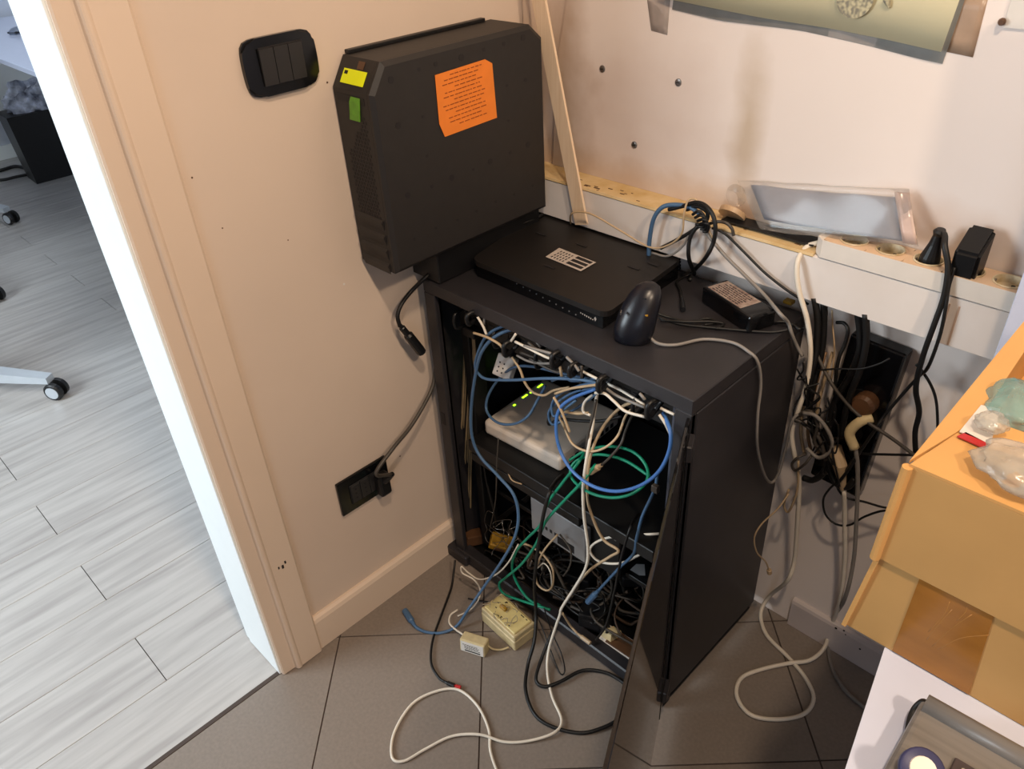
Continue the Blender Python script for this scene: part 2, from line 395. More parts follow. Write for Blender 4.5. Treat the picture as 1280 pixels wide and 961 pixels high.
for i, cx in enumerate(SX):
    c = Vector((cx, 0, h))
    m_ = MB()
    n = 24; rings = [(.0205, .0005), (.0203, .0022), (.0188, .0022), (.0180, -.001), (.0176, -.003), (.0172, -.0085)]
    rr = [[m_.bm.verts.new((cx + math.cos(2*math.pi*k/n)*r_, math.sin(2*math.pi*k/n)*r_, h + z_)) for k in range(n)] for r_, z_ in rings]
    for q in range(len(rr)-1):
        for k in range(n): m_.bm.faces.new([rr[q][k], rr[q][(k+1) % n], rr[q+1][(k+1) % n], rr[q+1][k]])
    m_.bm.faces.new(rr[-1])
    so = m_.build('socket', M_sock, ps)
    for s in (-1, 1):
        MB().cyl((cx + s*.0095*.5, s*.0095*.85, h - .0086), (cx + s*.0095*.5, s*.0095*.85, h - .0079), .0028, n=10).build('pin_hole', M_bink, so)
        MB().box((cx - s*.0165 - .001, -.003 , h - .0085), (cx - s*.0165 + .001, .003, h - .001), .0004, 1).build('earth_clip', M_steel, so)

# ---- pillar-like upright board behind boxes
tag(MB().box((.926, -.125, .741), (1.75, -.105, 1.32), .001, 1).build('upright_board', M_desk), 'white upright board behind the cardboard boxes', 'board')

# black flat box lying on duct behind pouch
a = at(985, 293, z=.866)
tag(MB().box((.463, -.045, .8645), (.628, -.012, .8675), .001, 1).build('black_card', M_blk), 'flat black card lying on the duct under the plastic pouch', 'card')

# plastic pouch with blue grey card
pch = thing('plastic_pouch', 'clear plastic pouch holding a blue-grey sheet, leaning on the wall', 'pouch')
def wall_sheet(pix, ys, m, name, parent, th=.0012, nsub=10, wob=.004):
    """quad sheet given by 4 pixel corners (tl,tr,br,bl) on planes ys=(top,bottom)"""
    tl, tr, br, bl = [at(p[0], p[1], y=(ys[0] if i < 2 else ys[1])) for i, p in enumerate(pix)]
    mb = MB(); bm = mb.bm; g = []
    for i in range(nsub+1):
        row = []
        for j in range(nsub+1):
            u = j/nsub; v_ = i/nsub; p = (tl*(1-u)+tr*u)*(1-v_) + (bl*(1-u)+br*u)*v_
            p = p + Vector((0, noise.noise(p*14)*wob, noise.noise(p*20)*wob*.5*(1 if i in (0, nsub) else 0)))
            row.append(p)
        g.append(row)
    F = [[bm.verts.new(p) for p in r_] for r_ in g]; B = [[bm.verts.new(p + Vector((0, th, 0))) for p in r_] for r_ in g]
    for i in range(nsub):
        for j in range(nsub):
            bm.faces.new([F[i][j], F[i][j+1], F[i+1][j+1], F[i+1][j]]); bm.faces.new([B[i][j], B[i+1][j], B[i+1][j+1], B[i][j+1]])
    for j in range(nsub):
        bm.faces.new([F[0][j], B[0][j], B[0][j+1], F[0][j+1]]); bm.faces.new([F[nsub][j], F[nsub][j+1], B[nsub][j+1], B[nsub][j]])
        bm.faces.new([F[j][0], F[j+1][0], B[j+1][0], B[j][0]]); bm.faces.new([F[j][nsub], B[j][nsub], B[j+1][nsub], F[j+1][nsub]])
    return mb.build(name, m, parent, True)
wall_sheet([(938, 232), (1120, 247), (1132, 303), (955, 275)], (-.012, -.042), M_bluecard, 'inner_sheet', pch)
wall_sheet([(921, 226), (1136, 236), (1147, 309), (950, 288)], (-.018, -.048), M_clear, 'film', pch, th=.0008, wob=.006)
wall_sheet([(1118, 240), (1137, 241), (1146, 306), (1128, 304)], (-.0185, -.0485), mat('pouch_edge', (214, 186, 172), .3, alpha=.8), 'sealed_edge', pch, th=.0006, nsub=4, wob=.002)
c = at(917, 246, y=-.03)
m_ = MB(); m_.loft([(c + Vector((0, t*.008, 0)), .019 * math.sqrt(max(.02, 1 - (1-t)**2))) for t in (0, .15, .35, .6, 1)], 20)
m_.build('blister_bubble', M_clear, pch, True)
# small tan card
cc = thing('small_tan_disc', 'small round tan plastic lid lying on the duct beside the pouch', 'lid')
c = at(914, 270, z=.872)
MB().cyl(c, c + Vector((0, .006, .006)), .023, n=28).build('disc', mat('tan_plastic', (196, 164, 128), .4, var=.12, scale=50), cc)
MB().box(c + Vector((-.012, -.004, .004)), c + Vector((.014, 0, .007)), .0005, 1).build('printed_bar', M_brown, cc)

# ---- cream drawing pinned on the wall and tape strips
dr = thing('drawing_sheet', 'cream paper sheet with a grey dotted disc print taped high on the wall', 'paper')
def curved_sheet(bottom, top_z, y_wall, y_lip, m, name, parent, th=.0006):
    mb = MB(); bm = mb.bm; N_ = 24; F = []; B = []
    for j in range(N_+1):
        u = j/N_*(len(bottom)-1); k = min(int(u), len(bottom)-2); f = u-k
        px = bottom[k][0]*(1-f)+bottom[k+1][0]*f; py = bottom[k][1]*(1-f)+bottom[k+1][1]*f
        lip = y_lip*(.5+.5*math.sin(j*.35)); b0 = at(px, py, y=y_wall - lip)
        col = []; colb = []
        for i in range(7):
            t = i/6; z = b0.z + (top_z-b0.z)*t; x = b0.x + .12*(top_z-b0.z)*t*(.8 if j else .8)
            yy = (y_wall - lip)*(1-t)**2 + y_wall*(1-(1-t)**2)
            col.append(bm.verts.new((x, yy, z))); colb.append(bm.verts.new((x, yy+th, z)))
        F.append(col); B.append(colb)
    for j in range(N_):
        for i in range(6):
            bm.faces.new([F[j][i], F[j+1][i], F[j+1][i+1], F[j][i+1]]); bm.faces.new([B[j][i], B[j][i+1], B[j+1][i+1], B[j+1][i]])
        bm.faces.new([F[j][0], B[j][0], B[j+1][0], F[j+1][0]])
    return mb.build(name, m, parent, True)
curved_sheet([(822, -4), (870, 6), (950, 22), (1040, 36), (1110, 50), (1176, 65)], 1.5, -.0065, .010, M_paper, 'paper', dr)
curved_sheet([(840, 12), (900, 26), (1000, 38), (1080, 56), (1150, 74), (1178, 80)], 1.45, -.005, .001, mat('sleeve_film', (176, 180, 178), .3, alpha=.55), 'plastic_sleeve', dr)
c = at(1069, -3, y=-.0135); MB().cyl(c, c + Vector((0, -.0006, 0)), .0255, n=32).build('dotted_disc_print', M_print, dr)
c = at(1110, 3, y=-.0135); MB().loft([(c + Vector((-.004, 0, .004)), .004), (c + Vector((0, -.0006, 0)), .004), (c + Vector((.003, 0, -.006)), .002)], 8).build('small_figure_print', M_print, dr)
wall_sheet([(808, -6), (838, -6), (834, 44), (814, 38)], (-.005, -.005), mat('clear_tape', (188, 176, 168), .25, alpha=.6), 'tape', dr, nsub=4, wob=.001, th=.0004)
wall_sheet([(1203, -6), (1236, -6), (1216, 72), (1180, 64)], (-.005, -.005), mat('brown_tape', (190, 160, 134), .3, alpha=.85), 'tape', dr, nsub=4, wob=.001, th=.0004)
# pinned white sheet at right
a = at(1256, 34, y=-.005)
ws = thing('pinned_sheet', 'white sheet pinned to the board at the far right edge', 'paper')
MB().box((a.x - .001, -.0075, a.z), (.95, -.0048, a.z + .3)).build('sheet', M_white, ws)
c = at(1253, 27, y=-.009); MB().loft([(c, .0045), (c + Vector((0, -.003, 0)), .0045), (c + Vector((0, -.006, 0)), .003)], 12).build('pin', M_brown, ws)

# ---- wooden slat leaning in the corner
a0 = at(719, 281, y=-.070); a1 = at(733.5, 281, y=-.070)
t0 = at(664.5, 0, y=-.062); t1 = at(681, 0, y=-.062)
ext = 1.35
t0 = a0 + (t0-a0)*ext; t1 = a1 + (t1-a1)*ext
tag(MB().hexa([a0, a1, a1 + Vector((0, .005, 0)), a0 + Vector((0, .005, 0))], [t0, t1, t1 + Vector((0, .005, 0)), t0 + Vector((0, .005, 0))]).build('wooden_slat', M_wood), 'pale wooden slat leaning into the corner behind the black modem', 'slat')

# ================================================================ LEFT WALL FITTINGS
def faceplate(name, label, cat, yc, zc, w_, h_, curved):
    t = thing(name, label, cat, (0, yc, zc))
    m = MB()
    if curved:
        pts = []; n = 8
        for side in range(4):
            pass
        # rounded plate with bowed short ends
        W2, H2 = w_/2, h_/2; pr = []; left = []
        for k in range(48):
            an = 2*math.pi*k/48; ca, sa = math.cos(an), math.sin(an)
            rr_ = (abs(ca)**7 + abs(sa)**7) ** (-1/7)
            x, z = ca*rr_, sa*rr_
            pr.append(((W2 - .003)*x*(1 + .055*(1 - z*z)), H2*z))
        m.poly([(0.0005, x, z) for x, z in pr + left], (.008, 0, 0))
        es = [e for e in m.bm.edges if e.verts[0].co.x > .005 and e.verts[1].co.x > .005]
        bmesh.ops.bevel(m.bm, geom=es, offset=.0035, segments=3, affect='EDGES')
    else:
        m.box((0.0005, -w_/2, -h_/2), (.008, w_/2, h_/2), .002, 2)
    m.build('plate', M_blkg, t, False); return t
sw = faceplate('light_switch', 'black three-way light switch plate high on the left wall', 'switch', -.539, 1.156, .121, .080, True)
fr = MB().box((.008, -.0345, -.024), (.0098, .0375, .027), .001, 1).build('inner_frame', M_blk, sw)
M_rock = mat('switch_rocker_plastic', (44, 42, 42), .35, var=.05)
for k in range(3):
    y0_ = -.036 + k*.024
    MB().hexa([(.0098, y0_ + .0005, -.0255), (.0098, y0_ + .0238, -.0255), (.0098, y0_ + .0238, .0255), (.0098, y0_ + .0005, .0255)],
              [(.0115, y0_ + .0008, -.025), (.0115, y0_ + .0235, -.025), (.0135, y0_ + .0235, .025), (.0135, y0_ + .0008, .025)]).build('rocker', M_rock, sw)
ou = faceplate('wall_outlet', 'black wall outlet plate low on the left wall', 'outlet', -.548, .338, .122, .084, False)
MB().box((.008, -.036, -.024), (.0105, .036, .024), .001, 1).build('inner_frame', M_blk, ou)
for k in range(3): MB().box((.0105, -.034 + k*.023, -.022), (.0118, -.0125 + k*.023, .022), .0008, 1).build('outlet_insert', M_rock, ou)
for k in (0, 1):
    for q in (-1, 0, 1): MB().cyl((.0118, -.0235 + k*.023, q*.011), (.0121, -.0235 + k*.023, q*.011), .0022, n=8).build('contact_hole', M_bink, ou)
o, W = cable('dark power cord rising from the low wall outlet to the cabinet side', [('P', .048, -.505, .365), (470, 592, 'x', .06), (490, 562, 'x', .055), (512, 535, 'x', .045), (530, 506, 'x', .035), (541, 482, 'x', .026), ('P', .022, -.33, .545), ('P', .02, -.25, .57)], .0040, M_dgrey)
pl = MB().box((.0122, -.528, .305), (.034, -.500, .360), .006, 2).build('plug', M_blk, o); pl.location = -o.location
pl2 = MB().loft([((.030, -.513, .345), .0095), ((.040, -.508, .355), .007), ((.050, -.504, .367), .005)], 10).build('strain_relief', M_blk, o); pl2.location = -o.location

# ================================================================ SERVER CABINET
X0, X1, Y0, Y1, Z1 = .033, .632, -.356, -.030, .742
cb = thing('rack_cabinet', 'anthracite metal network cabinet with its front open in the corner', 'cabinet', (X0, Y0, 0))
def L_(x, y, z): return Vector((x - X0, y - Y0, z))
def cbx(a, b, name, m, bev=.0015, parent=cb): return MB().box(L_(*a), L_(*b), bev, 1).build(name, m, parent)
cbx((X0, Y0, .716), (X1, Y1, Z1), 'top_panel', M_cab)
sp = cbx((X1 - .004, -.343, .03), (X1 + .0005, Y1, .714), 'side_panel', M_cab)
cbx((X0, -.343, .03), (X0 + .003, Y1, .714), 'side_panel', M_cab)
cbx((X0 + .003, Y1 - .003, .03), (X1 - .004, Y1, .714), 'back_panel', M_cabdark)
cbx((X0, Y0, .012), (X0 + .030, -.345, .716), 'front_post', M_cab)
cbx((X1 - .030, Y0, .012), (X1, -.345, .716), 'front_post', M_cab)
cbx((X0, Y0, .012), (X0 + .003, -.32, .716), 'front_post_return', M_cab)
cbx((X1 - .003, Y0, .012), (X1, -.346, .716), 'front_post_return', M_cab)
cbx((X0 - .03, Y0 - .012, .001), (X0 + .045, Y0 + .03, .032), 'base_foot', M_cab, .004)
cbx((X0 + .003, Y0, .006), (X1 - .004, Y1 - .003, .012), 'base_plate', M_cabdark)
cbx((X0 + .002, Y0 - .002, .004), (X1 - .002, Y0 + .026, .036), 'bottom_rail', M_cab, .003)
rl = cbx((.075, -.31, .04), (.095, -.27, .715), 'rack_rail', M_cabdark)
rr = cbx((.574, -.318, .04), (.592, -.27, .715), 'rack_rail', mat('rail_metal', (92, 96, 110), .35, .6, var=.1))
for k in range(14): MB().box(L_(.579, -.3186, .08 + k*.045), L_(.587, -.318, .088 + k*.045)).build('rail_hole', M_bink, rr)
cbx((X0 + .006, Y0 - .0006, .405), (X0 + .018, Y0 + .0004, .435), 'lock_slot', M_bink, 0)
# shelf
cbx((.096, -.338, .352), (.572, -.05, .380), 'shelf', M_cabdark)
# smoked glass door, swung open
hx, hy = X1 - .002, Y0 - .006; an = math.atan2(-.895, .446)
dr_ = thing('cabinet_glass_door', 'smoked glass cabinet door standing open on its right hinge', 'door', (hx, hy, .022), (0, 0, an))
M_glass = mat('smoked_glass', (24, 22, 22), .03, trans=.35, var=.0, ior=1.52)
DH = .694; DL = .575
MB().box((0, -.0025, 0), (DL, .0025, DH), .001, 1).build('glass_pane', M_glass, dr_)
MB().box((0, .0026, .004), (.035, .0034, DH - .004)).build('black_border', M_blkg, dr_)
for z in (.05, DH - .06): MB().box((-.004, .0026, z), (.03, .012, z + .03), .002, 1).build('hinge', M_cab, dr_)
# cables management: patch panel and brush bar at top
pp = thing('patch_bay', 'black patch panel under the cabinet top with grey leads plugged in', 'patch panel', (.096, -.30, .625))
MB().box((0, 0, 0), (.476, .012, .070), .001, 1).build('panel_face', M_cabdark, pp)
for k in range(24):
    x = .014 + k*.0188
    MB().box((x, -.0012, .022), (x + .014, .0002, .036)).build('port', M_bink, pp)
for k in range(5):
    x = .01 + k*.104
    m_ = MB(); m_.tube([(x, 0, .030), (x, -.040, .030), (x, -.048, .040), (x, -.048, .055), (x, -.040, .064), (x, 0, .064)], .0035, 6, 3)
    m_.build('cable_ring', M_blk, pp, True)
sw_ = thing('network_switch', 'slim black network unit on the shelf under the patch panel', 'network switch', (.10, -.29, .52))
MB().box((.0, 0, 0), (.47, .15, .042), .001, 1).build('housing', M_cabdark, sw_)
for k in range(16): MB().box((.06 + k*.022, -.0008, .012), (.075 + k*.022, .0002, .026)).build('port', M_bink, sw_)
sw_.location = (.10, -.20, .572)

# white modem router on the shelf
zr = .381
fl_ = Vector((.108, -.302, zr)); ang = R(3); WR = .206
wr = thing('white_router', 'white flat router with green lights on the cabinet shelf', 'router', fl_, (0, 0, ang))
M_rtop = mat('router_white', (226, 214, 200), .45, var=.03, scale=20)
MB().box((0, 0, 0), (WR, .200, .036), .009, 3).build('housing', M_rtop, wr, False)
MB().box((WR*.1, .19, .002), (WR*.9, .206, .03), .002, 1).build('rear_block', M_blk, wr)
for k in range(9):
    MB().box((WR - .0004, .03 + k*.017, .010), (WR + .0006, .03 + k*.017 + .010, .020)).build('vent', M_bink, wr)
for px, py, l_ in ((643, 506, .006), (656, 495, .016), (664, 490, .007), (675, 482, .016)):
    c = at(px, py, z=zr + .0366); c = Matrix.Rotation(-ang, 3, 'Z') @ (c - fl_)
    MB().box((c.x - .002, c.y - l_/2, .036), (c.x + .002, c.y + l_/2, .0366)).build('status_light', M_led_g, wr)
# white adaptor block hanging at upper left
c = at(632, 458, y=-.30)
ad = thing('network_socket_adaptor', 'small white adaptor block with two rows of holes hanging under the patch leads', 'adaptor', c, (R(-28), R(6), R(10)))
MB().box((-.020, -.009, -.022), (.020, .009, .022), .003, 2).build('housing', M_white, ad)
for i in range(2):
    for j in range(3): MB().box((-.011 + i*.010, -.0094, -.014 + j*.009), (-.008 + i*.010, -.0088, -.011 + j*.009)).build('pin_hole', M_bink, ad)
# units below the shelf
u1 = thing('black_rack_unit', 'flat black device fixed directly under the shelf', 'device', (.10, -.334, .322))
MB().box((0, 0, 0), (.30, .22, .029), .002, 1).build('housing', M_blk, u1)
MB().box((.0, -.002, .004), (.30, .001, .024), .001, 1).build('front_bezel', M_cabdark, u1)
u2 = thing('ups_box', 'dark power supply box with a light grey front hanging inside the cabinet', 'device', (.285, -.292, .19))
MB().box((0, 0, 0), (.182, .17, .128), .003, 1).build('housing', M_blk, u2)
MB().box((-.04, -.018, .010), (.110, -.0005, .100), .002, 1).build('grey_front', mat('grey_plastic', (150, 148, 148), .45, var=.04), u2)
for k in range(4): MB().box((-.012 + k*.013, -.0188, .035), (-.006 + k*.013, -.0178, .043)).build('indicator', M_bink, u2)
MB().box((.035, -.0188, .018), (.080, -.0178, .038)).build('dark_window', M_bink, u2)
for k in range(2): MB().cyl((.170, -.0004, .085 + k*.022), (.170, -.0018, .085 + k*.022), .003, n=10).build('screw', M_steel, u2)
for x in (-.184, .270): MB().box((x if x < 0 else .1822, .02, -.004), (0 if x < 0 else .287, .032, .008), .001, 1).build('mounting_bar', M_cabdark, u2)
# light slatted piece at right
c = at(820, 640, y=-.25)
wp = thing('wood_block', 'pale wooden block edge showing at the right inside the cabinet', 'block', (c.x, -.26, c.z - .03))
MB().box((-.03, 0, 0), (.035, .15, .014), .001, 1).build('block_bottom', M_wood, wp)
MB().box((-.028, .002, .0142), (.033, .15, .028), .001, 1).build('block_top', M_brown, wp)

# ================================================================ CASE ON THE LEFT WALL
XF = .103; YB = -.458; YE = -.082; ZB = .812; ZT = 1.148
cs = thing('computer_case', 'black flat computer case with an orange note fixed to the left wall', 'computer case', (0, YB, ZB))
def CL(x, y, z): return Vector((x, y - YB, z - ZB))
ch = .042; chy = .028
prof = [(YB, ZB), (YE, ZB), (YE, ZT - .026), (YE - .03, ZT), (YB + chy, ZT), (YB, ZT - ch)]
bodyc = MB(); bodyc.poly([CL(.004, y, z) for y, z in prof], (XF - .016, 0, 0)); bodyc.build('shell', M_case, cs)
# raised front cover with bevelled border
def inset(pr, d):
    cy = sum(p[0] for p in pr)/len(pr); cz = sum(p[1] for p in pr)/len(pr)
    n = len(pr); out = []
    for i in range(n):
        p0, p1, p2 = Vector(pr[i-1]), Vector(pr[i]), Vector(pr[(i+1) % n])
        e1 = (p1-p0).normalized(); e2 = (p2-p1).normalized()
        n1 = Vector((-e1.y, e1.x)); n2 = Vector((-e2.y, e2.x)); bis = (n1+n2); bis /= (1 + n1.dot(n2)); out.append(tuple(p1 + bis*d))
    return out
fc = MB(); bm = fc.bm
R0 = prof; R1 = prof; R2 = inset(prof, .007)
r0 = [bm.verts.new(CL(XF - .0115, y, z)) for y, z in R0]; r1 = [bm.verts.new(CL(XF - .006, y, z)) for y, z in R1]; r2 = [bm.verts.new(CL(XF, y, z)) for y, z in R2]
for A, B in ((r0, r1), (r1, r2)):
    for i in range(6): bm.faces.new([A[i], A[(i+1) % 6], B[(i+1) % 6], B[i]])
bm.faces.new(r2); bm.faces.new(r0[::-1]); fcv = fc.build('front_cover', M_case, cs)
# top ledge strip
MB().box(CL(.0, YB + chy + .006, ZT), CL(.012, YE - .05, ZT + .006), .001, 1).build('mounting_strip', M_blk, cs)
MB().box(CL(.002, -.352, .7435), CL(.080, YE, ZB), .002, 1).build('support_bracket', M_blk, cs)
# holes in the cover
holes = [(489,100,1),(545,80,.7),(577,72,1),(498,157,1),(524,87,.6),(605,62,.6),(630,55,.6),(654,47,1),(657,100,.7),(634,107,.5),(529,146,.5),(510,244,1),(565,222,1),(613,202,1),(660,181,1),(540,233,.6),(592,212,.5),(638,191,.6),(636,151,.5),(534,195,.5),(523,339,1),(518,299,.5),(545,285,.5),(572,275,.5),(596,264,.5),(620,252,.5),(643,243,.5),(666,232,.5)]
for px, py, k in holes:
    c = at(px, py, x=XF + .0004) - Vector((0, YB, ZB))
    if YB + .01 < c.y + YB < YE - .008 and ZB < c.z + ZB < ZT: MB().cyl(c + Vector((-.001, 0, 0)), c, .0056*k, n=10).build('hole', M_bink, fcv)
# side face: ribs and grille
def side(px, py): return at(px, py, y=YB)
gr = MB()
for i in range(26):
    for j in range(10):
        x = .022 + j*.0075 + (.00375 if i % 2 else 0); z = 1.068 - i*.0064
        if x > XF - .022 or (x < .072 - i*.0052): continue
        gr.box(CL(x - .0021, YB - .0006, z - .0021), CL(x + .0021, YB + .0003, z + .0021))
g_ = gr.build('perforations', M_bink, cs); g_['kind'] = 'stuff'
for k in range(4):
    z = .905 - k*.026
    MB().poly([CL(.012, YB, z), CL(.012, YB - .0045, z - .004), CL(.012, YB, z - .020)], (XF - .03, 0, 0)).build('side_rib', M_case, cs)
MB().box(CL(.012, YB - .0006, 1.088), CL(XF - .02, YB + .0002, 1.099)).build('handle_recess', M_bink, cs)
q = MB().hexa([CL(.04, YB - .001, 1.062), CL(.066, YB - .001, 1.062), CL(.074, YB - .001, 1.098), CL(.050, YB - .001, 1.098)], [CL(.04, YB - .0022, 1.062), CL(.066, YB - .0022, 1.062), CL(.072, YB - .0022, 1.090), CL(.046, YB - .0022, 1.090)]).build('green_sticker', M_greenlab, cs)
# yellow sticker on the top-left chamfer
def cham(x, t, off=.0006):  # t 0..1 from side edge to top edge
    return CL(x, YB + chy*t - off*.83, ZT - ch + ch*t + off*.55)
MB().hexa([cham(.020, .18), cham(.078, .18), cham(.078, .62), cham(.020, .62)], [cham(.020, .18, .0014), cham(.078, .18, .0014), cham(.078, .62, .0014), cham(.020, .62, .0014)]).build('yellow_sticker', M_yellow, cs)
MB().hexa([cham(.024, .46, .0014), cham(.032, .46, .0014), cham(.032, .56, .0014), cham(.024, .56, .0014)], [cham(.024, .46, .002), cham(.032, .46, .002), cham(.032, .56, .002), cham(.024, .56, .002)]).build('sticker_print', M_bink, cs)
MB().hexa([cham(.050, .66), cham(.066, .66), cham(.066, .9), cham(.050, .9)], [cham(.050, .66, .001), cham(.066, .66, .001), cham(.066, .9, .001), cham(.050, .9, .001)]).build('small_tan_sticker', M_brown, cs)
# orange note
pts = [(543.5, 94), (606, 74), (615, 79), (621, 147), (556, 171), (549, 155)]
W = [at(px, py, x=XF + .0008) - Vector((0, YB, ZB)) for px, py in pts]
nt_ = MB().poly(W, (.0006, 0, 0)).build('orange_note', M_orange, cs)
rnd = random.Random(3); m_ = MB()
u_ = (at(606, 74, x=XF) - at(543.5, 94, x=XF)).normalized(); v_ = (at(556, 171, x=XF) - at(546, 96, x=XF)); v_.normalize()
for k in range(13):
    s = 5 + k*5.3
    o_ = at(549 + k*.75, 97 + k*5.2, x=XF + .0015) - Vector((0, YB, ZB))
    x = rnd.uniform(0, .01) + (.02 if k % 3 == 0 else 0); 
    while x < .088 - (k % 3)*.005:
        l = rnd.uniform(.003, .012); hh = .0013
        a_ = o_ + u_*x; m_.poly([a_, a_ + u_*l, a_ + u_*l + v_*hh, a_ + v_*hh], (.0003, 0, 0)); x += l + rnd.uniform(.0012, .003)
q = m_.build('printed_text', M_ink, nt_); q['label'] = 'rows of small brown print on the orange note'

# ================================================================ ON TOP OF THE CABINET
zt = Z1
# black modem
md = thing('black_modem', 'large flat black modem with a silver label lying on the cabinet', 'modem', (.106, -.284, zt + .001))
def ML(x, y, z): return Vector((x - .106, y + .284, z - .001))
foot = [(.108, -.284), (.408, -.284), (.398, -.06), (.056, -.05)]
top = [(.100, -.290), (.420, -.290), (.396, -.045), (.046, -.035)]
m_ = MB(); m_.hexa([ML(x, y, .001) for x, y in foot], [ML(x, y, .026) for x, y in foot]); m_.build('body', M_blkg, md)
def rounded(pr, r, n=5):
    out = []
    for i in range(len(pr)):
        p0, p1, p2 = Vector(pr[i-1]), Vector(pr[i]), Vector(pr[(i+1) % len(pr)])
        a = p1 + (p0-p1).normalized()*r; b = p1 + (p2-p1).normalized()*r
        for k in range(n+1):
            t = k/n; out.append(tuple(a*(1-t)**2 + p1*2*t*(1-t) + b*t*t))
    return out
M_mtop = mat('modem_cover', (24, 21, 20), .5, var=.06, scale=60)
m_ = MB(); rt = rounded(top, .022); m_.hexa([ML(x, y, .026) for x, y in rt], [ML(x, y, .036) for x, y in rt])
tpc = m_.build('top_cover', M_mtop, md)
for px, py in ((727, 306), (792, 334), (687, 333), (817, 330), (676, 292)):
    c = at(px, py, z=zt + .0372) - md.location
    MB().box(c + Vector((-.012, -.003, -.0004)), c + Vector((.012, .003, .0001))).build('vent_slot', M_bink, tpc)
q = [at(px, py, z=zt + .0373) - md.location for px, py in ((682, 321), (699, 310), (745, 328), (726, 339))]
lb = MB().poly(q, (0, 0, .0004)).build('silver_label', M_labelw, md)
m_ = MB(); o_ = q[3]; uu = (q[2]-q[3]); vv = (q[0]-q[3])
for k in range(3):
    a_ = q[0]*(.36 - .0) + q[1]*0
    p0 = q[3] + (q[0]-q[3])*.0
    # three barcode bars at the right half
    s0 = .12 + k*.3
    A = q[3] + (q[2]-q[3])*s0 + (q[0]-q[3])*.05; B = q[3] + (q[2]-q[3])*(s0 + .2) + (q[0]-q[3])*.05
    m_.poly([A, B, B + vv*.42, A + vv*.42], (0, 0, .0007))
m_.build('barcode', M_bink, lb)
m_ = MB()
for k in range(4):
    for j in range(5):
        A = q[3] + uu*(.12 + .2*k) + vv*(.56 + .08*j); m_.poly([A, A + uu*.12, A + uu*.12 + vv*.03, A + vv*.03], (0, 0, .0007))
m_.build('printed_text', M_bink, lb)
for px, py, mm in ((611, 336, M_led_r), (617, 338.5, M_led_r)):
    c = at(px, py, y=-.2845) - md.location; MB().box(c + Vector((-.0014, -.0008, -.0014)), c + Vector((.0014, .0004, .0014))).build('status_light', mm, md)
M_faint = mat('faint_print', (120, 120, 124), .5)
for k in range(10):
    px = 646 + k*8.2; py = 354.5 + k*4.3
    c = at(px, py, y=-.2845) - md.location; MB().box(c + Vector((-.0009, -.0008, -.0009)), c + Vector((.0009, .0004, .0009))).build('indicator', M_faint, md)
m_ = MB(); rn = random.Random(5)
c0 = at(726, 391, y=-.2848) - md.location; c1 = at(741, 399.5, y=-.2848) - md.location
for k in range(7):
    c = c0 + (c1-c0)*k/6; hh = rn.uniform(.0016, .0028); m_.box(c + Vector((-.0013, 0, -hh/2)), c + Vector((.0008, .0004, hh/2)))
q_ = m_.build('brand_print', M_labelw, md)
c = at(744, 399, y=-.2848) - md.location; MB().poly([c + Vector((0, 0, -.004)), c + Vector((.0025, 0, .001)), c + Vector((0, 0, .005)), c + Vector((-.0025, 0, .001))], (0, .0004, 0)).build('emblem', M_labelw, md)

# dark rounded mouse standing on end
mo = thing('computer_mouse', 'dark computer mouse standing on end against the black modem', 'mouse', (.466, -.280, zt + .001), (0, 0, R(28)))
m_ = MB(); n = 20
lev = [(0, .026, .018, 0), (.003, .030, .021, 0), (.02, .032, .023, .003), (.04, .031, .023, .011), (.058, .029, .021, .022), (.072, .025, .019, .031), (.083, .019, .014, .037), (.089, .009, .007, .040)]
rings = [[m_.bm.verts.new((math.cos(2*math.pi*k/n)*a + s*.45, math.sin(2*math.pi*k/n)*b + s*.7, z)) for k in range(n)] for z, a, b, s in lev]
for q in range(len(rings)-1):
    for k in range(n): m_.bm.faces.new([rings[q][k], rings[q][(k+1) % n], rings[q+1][(k+1) % n], rings[q+1][k]])
m_.bm.faces.new(rings[0][::-1]); m_.bm.faces.new(rings[-1]); m_.build('shell', M_navy, mo, True)
MB().hexa([(.006, -.006, .052), (.012, -.006, .052), (.012, .004, .052), (.006, .004, .052)], [(.012, .004, .074), (.018, .004, .074), (.018, .014, .074), (.012, .014, .074)]).build('scroll_wheel', M_blkg, mo)
MB().box((-.019, -.0175, .052), (-.017, -.008, .057), .0003, 1).build('silver_spot', M_steel, mo)
MB().box((.018, -.008, .049), (.023, -.002, .052), .0005, 1).build('amber_spot', M_ambr, mo)

# laptop adapter
A = [at(880, 360, z=zt + .03), at(942, 403, z=zt + .03), at(984, 386, z=zt + .03), at(912, 344, z=zt + .03)]
c = (A[0] + A[1] + A[2] + A[3]) / 4; ex = ((A[1]-A[0]) + (A[2]-A[3])).normalized(); aa = math.atan2(ex.y, ex.x)
pa = thing('power_adapter', 'black laptop power adapter with a worn printed label beside the modem', 'power adapter', (c.x - .005, c.y - .005, zt + .001), (0, 0, aa))
MB().box((-.062, -.026, 0), (.062, .026, .030), .004, 2).build('housing', M_blkg, pa)
la = MB().box((-.055, -.020, .0298), (.030, .022, .0303)).build('label', mat('adapter_label', (168, 152, 140), .5, c2=(112, 86, 78), scale=120, detail=6), pa)
m_ = MB(); text_marks(m_, (-.052, .018, .0303), (1, 0, 0), (0, -1, 0), (0, 0, 1), .08, .036, 7, rnd); m_.build('printed_text', M_bink, la)
tag(MB().box(at(978, 379, z=zt + .003), at(978, 379, z=zt + .003) + Vector((.016, .014, .006)), .001, 1).build('yellow_tag', M_ambr), 'small yellow tag on the cabinet corner under the duct', 'tag')

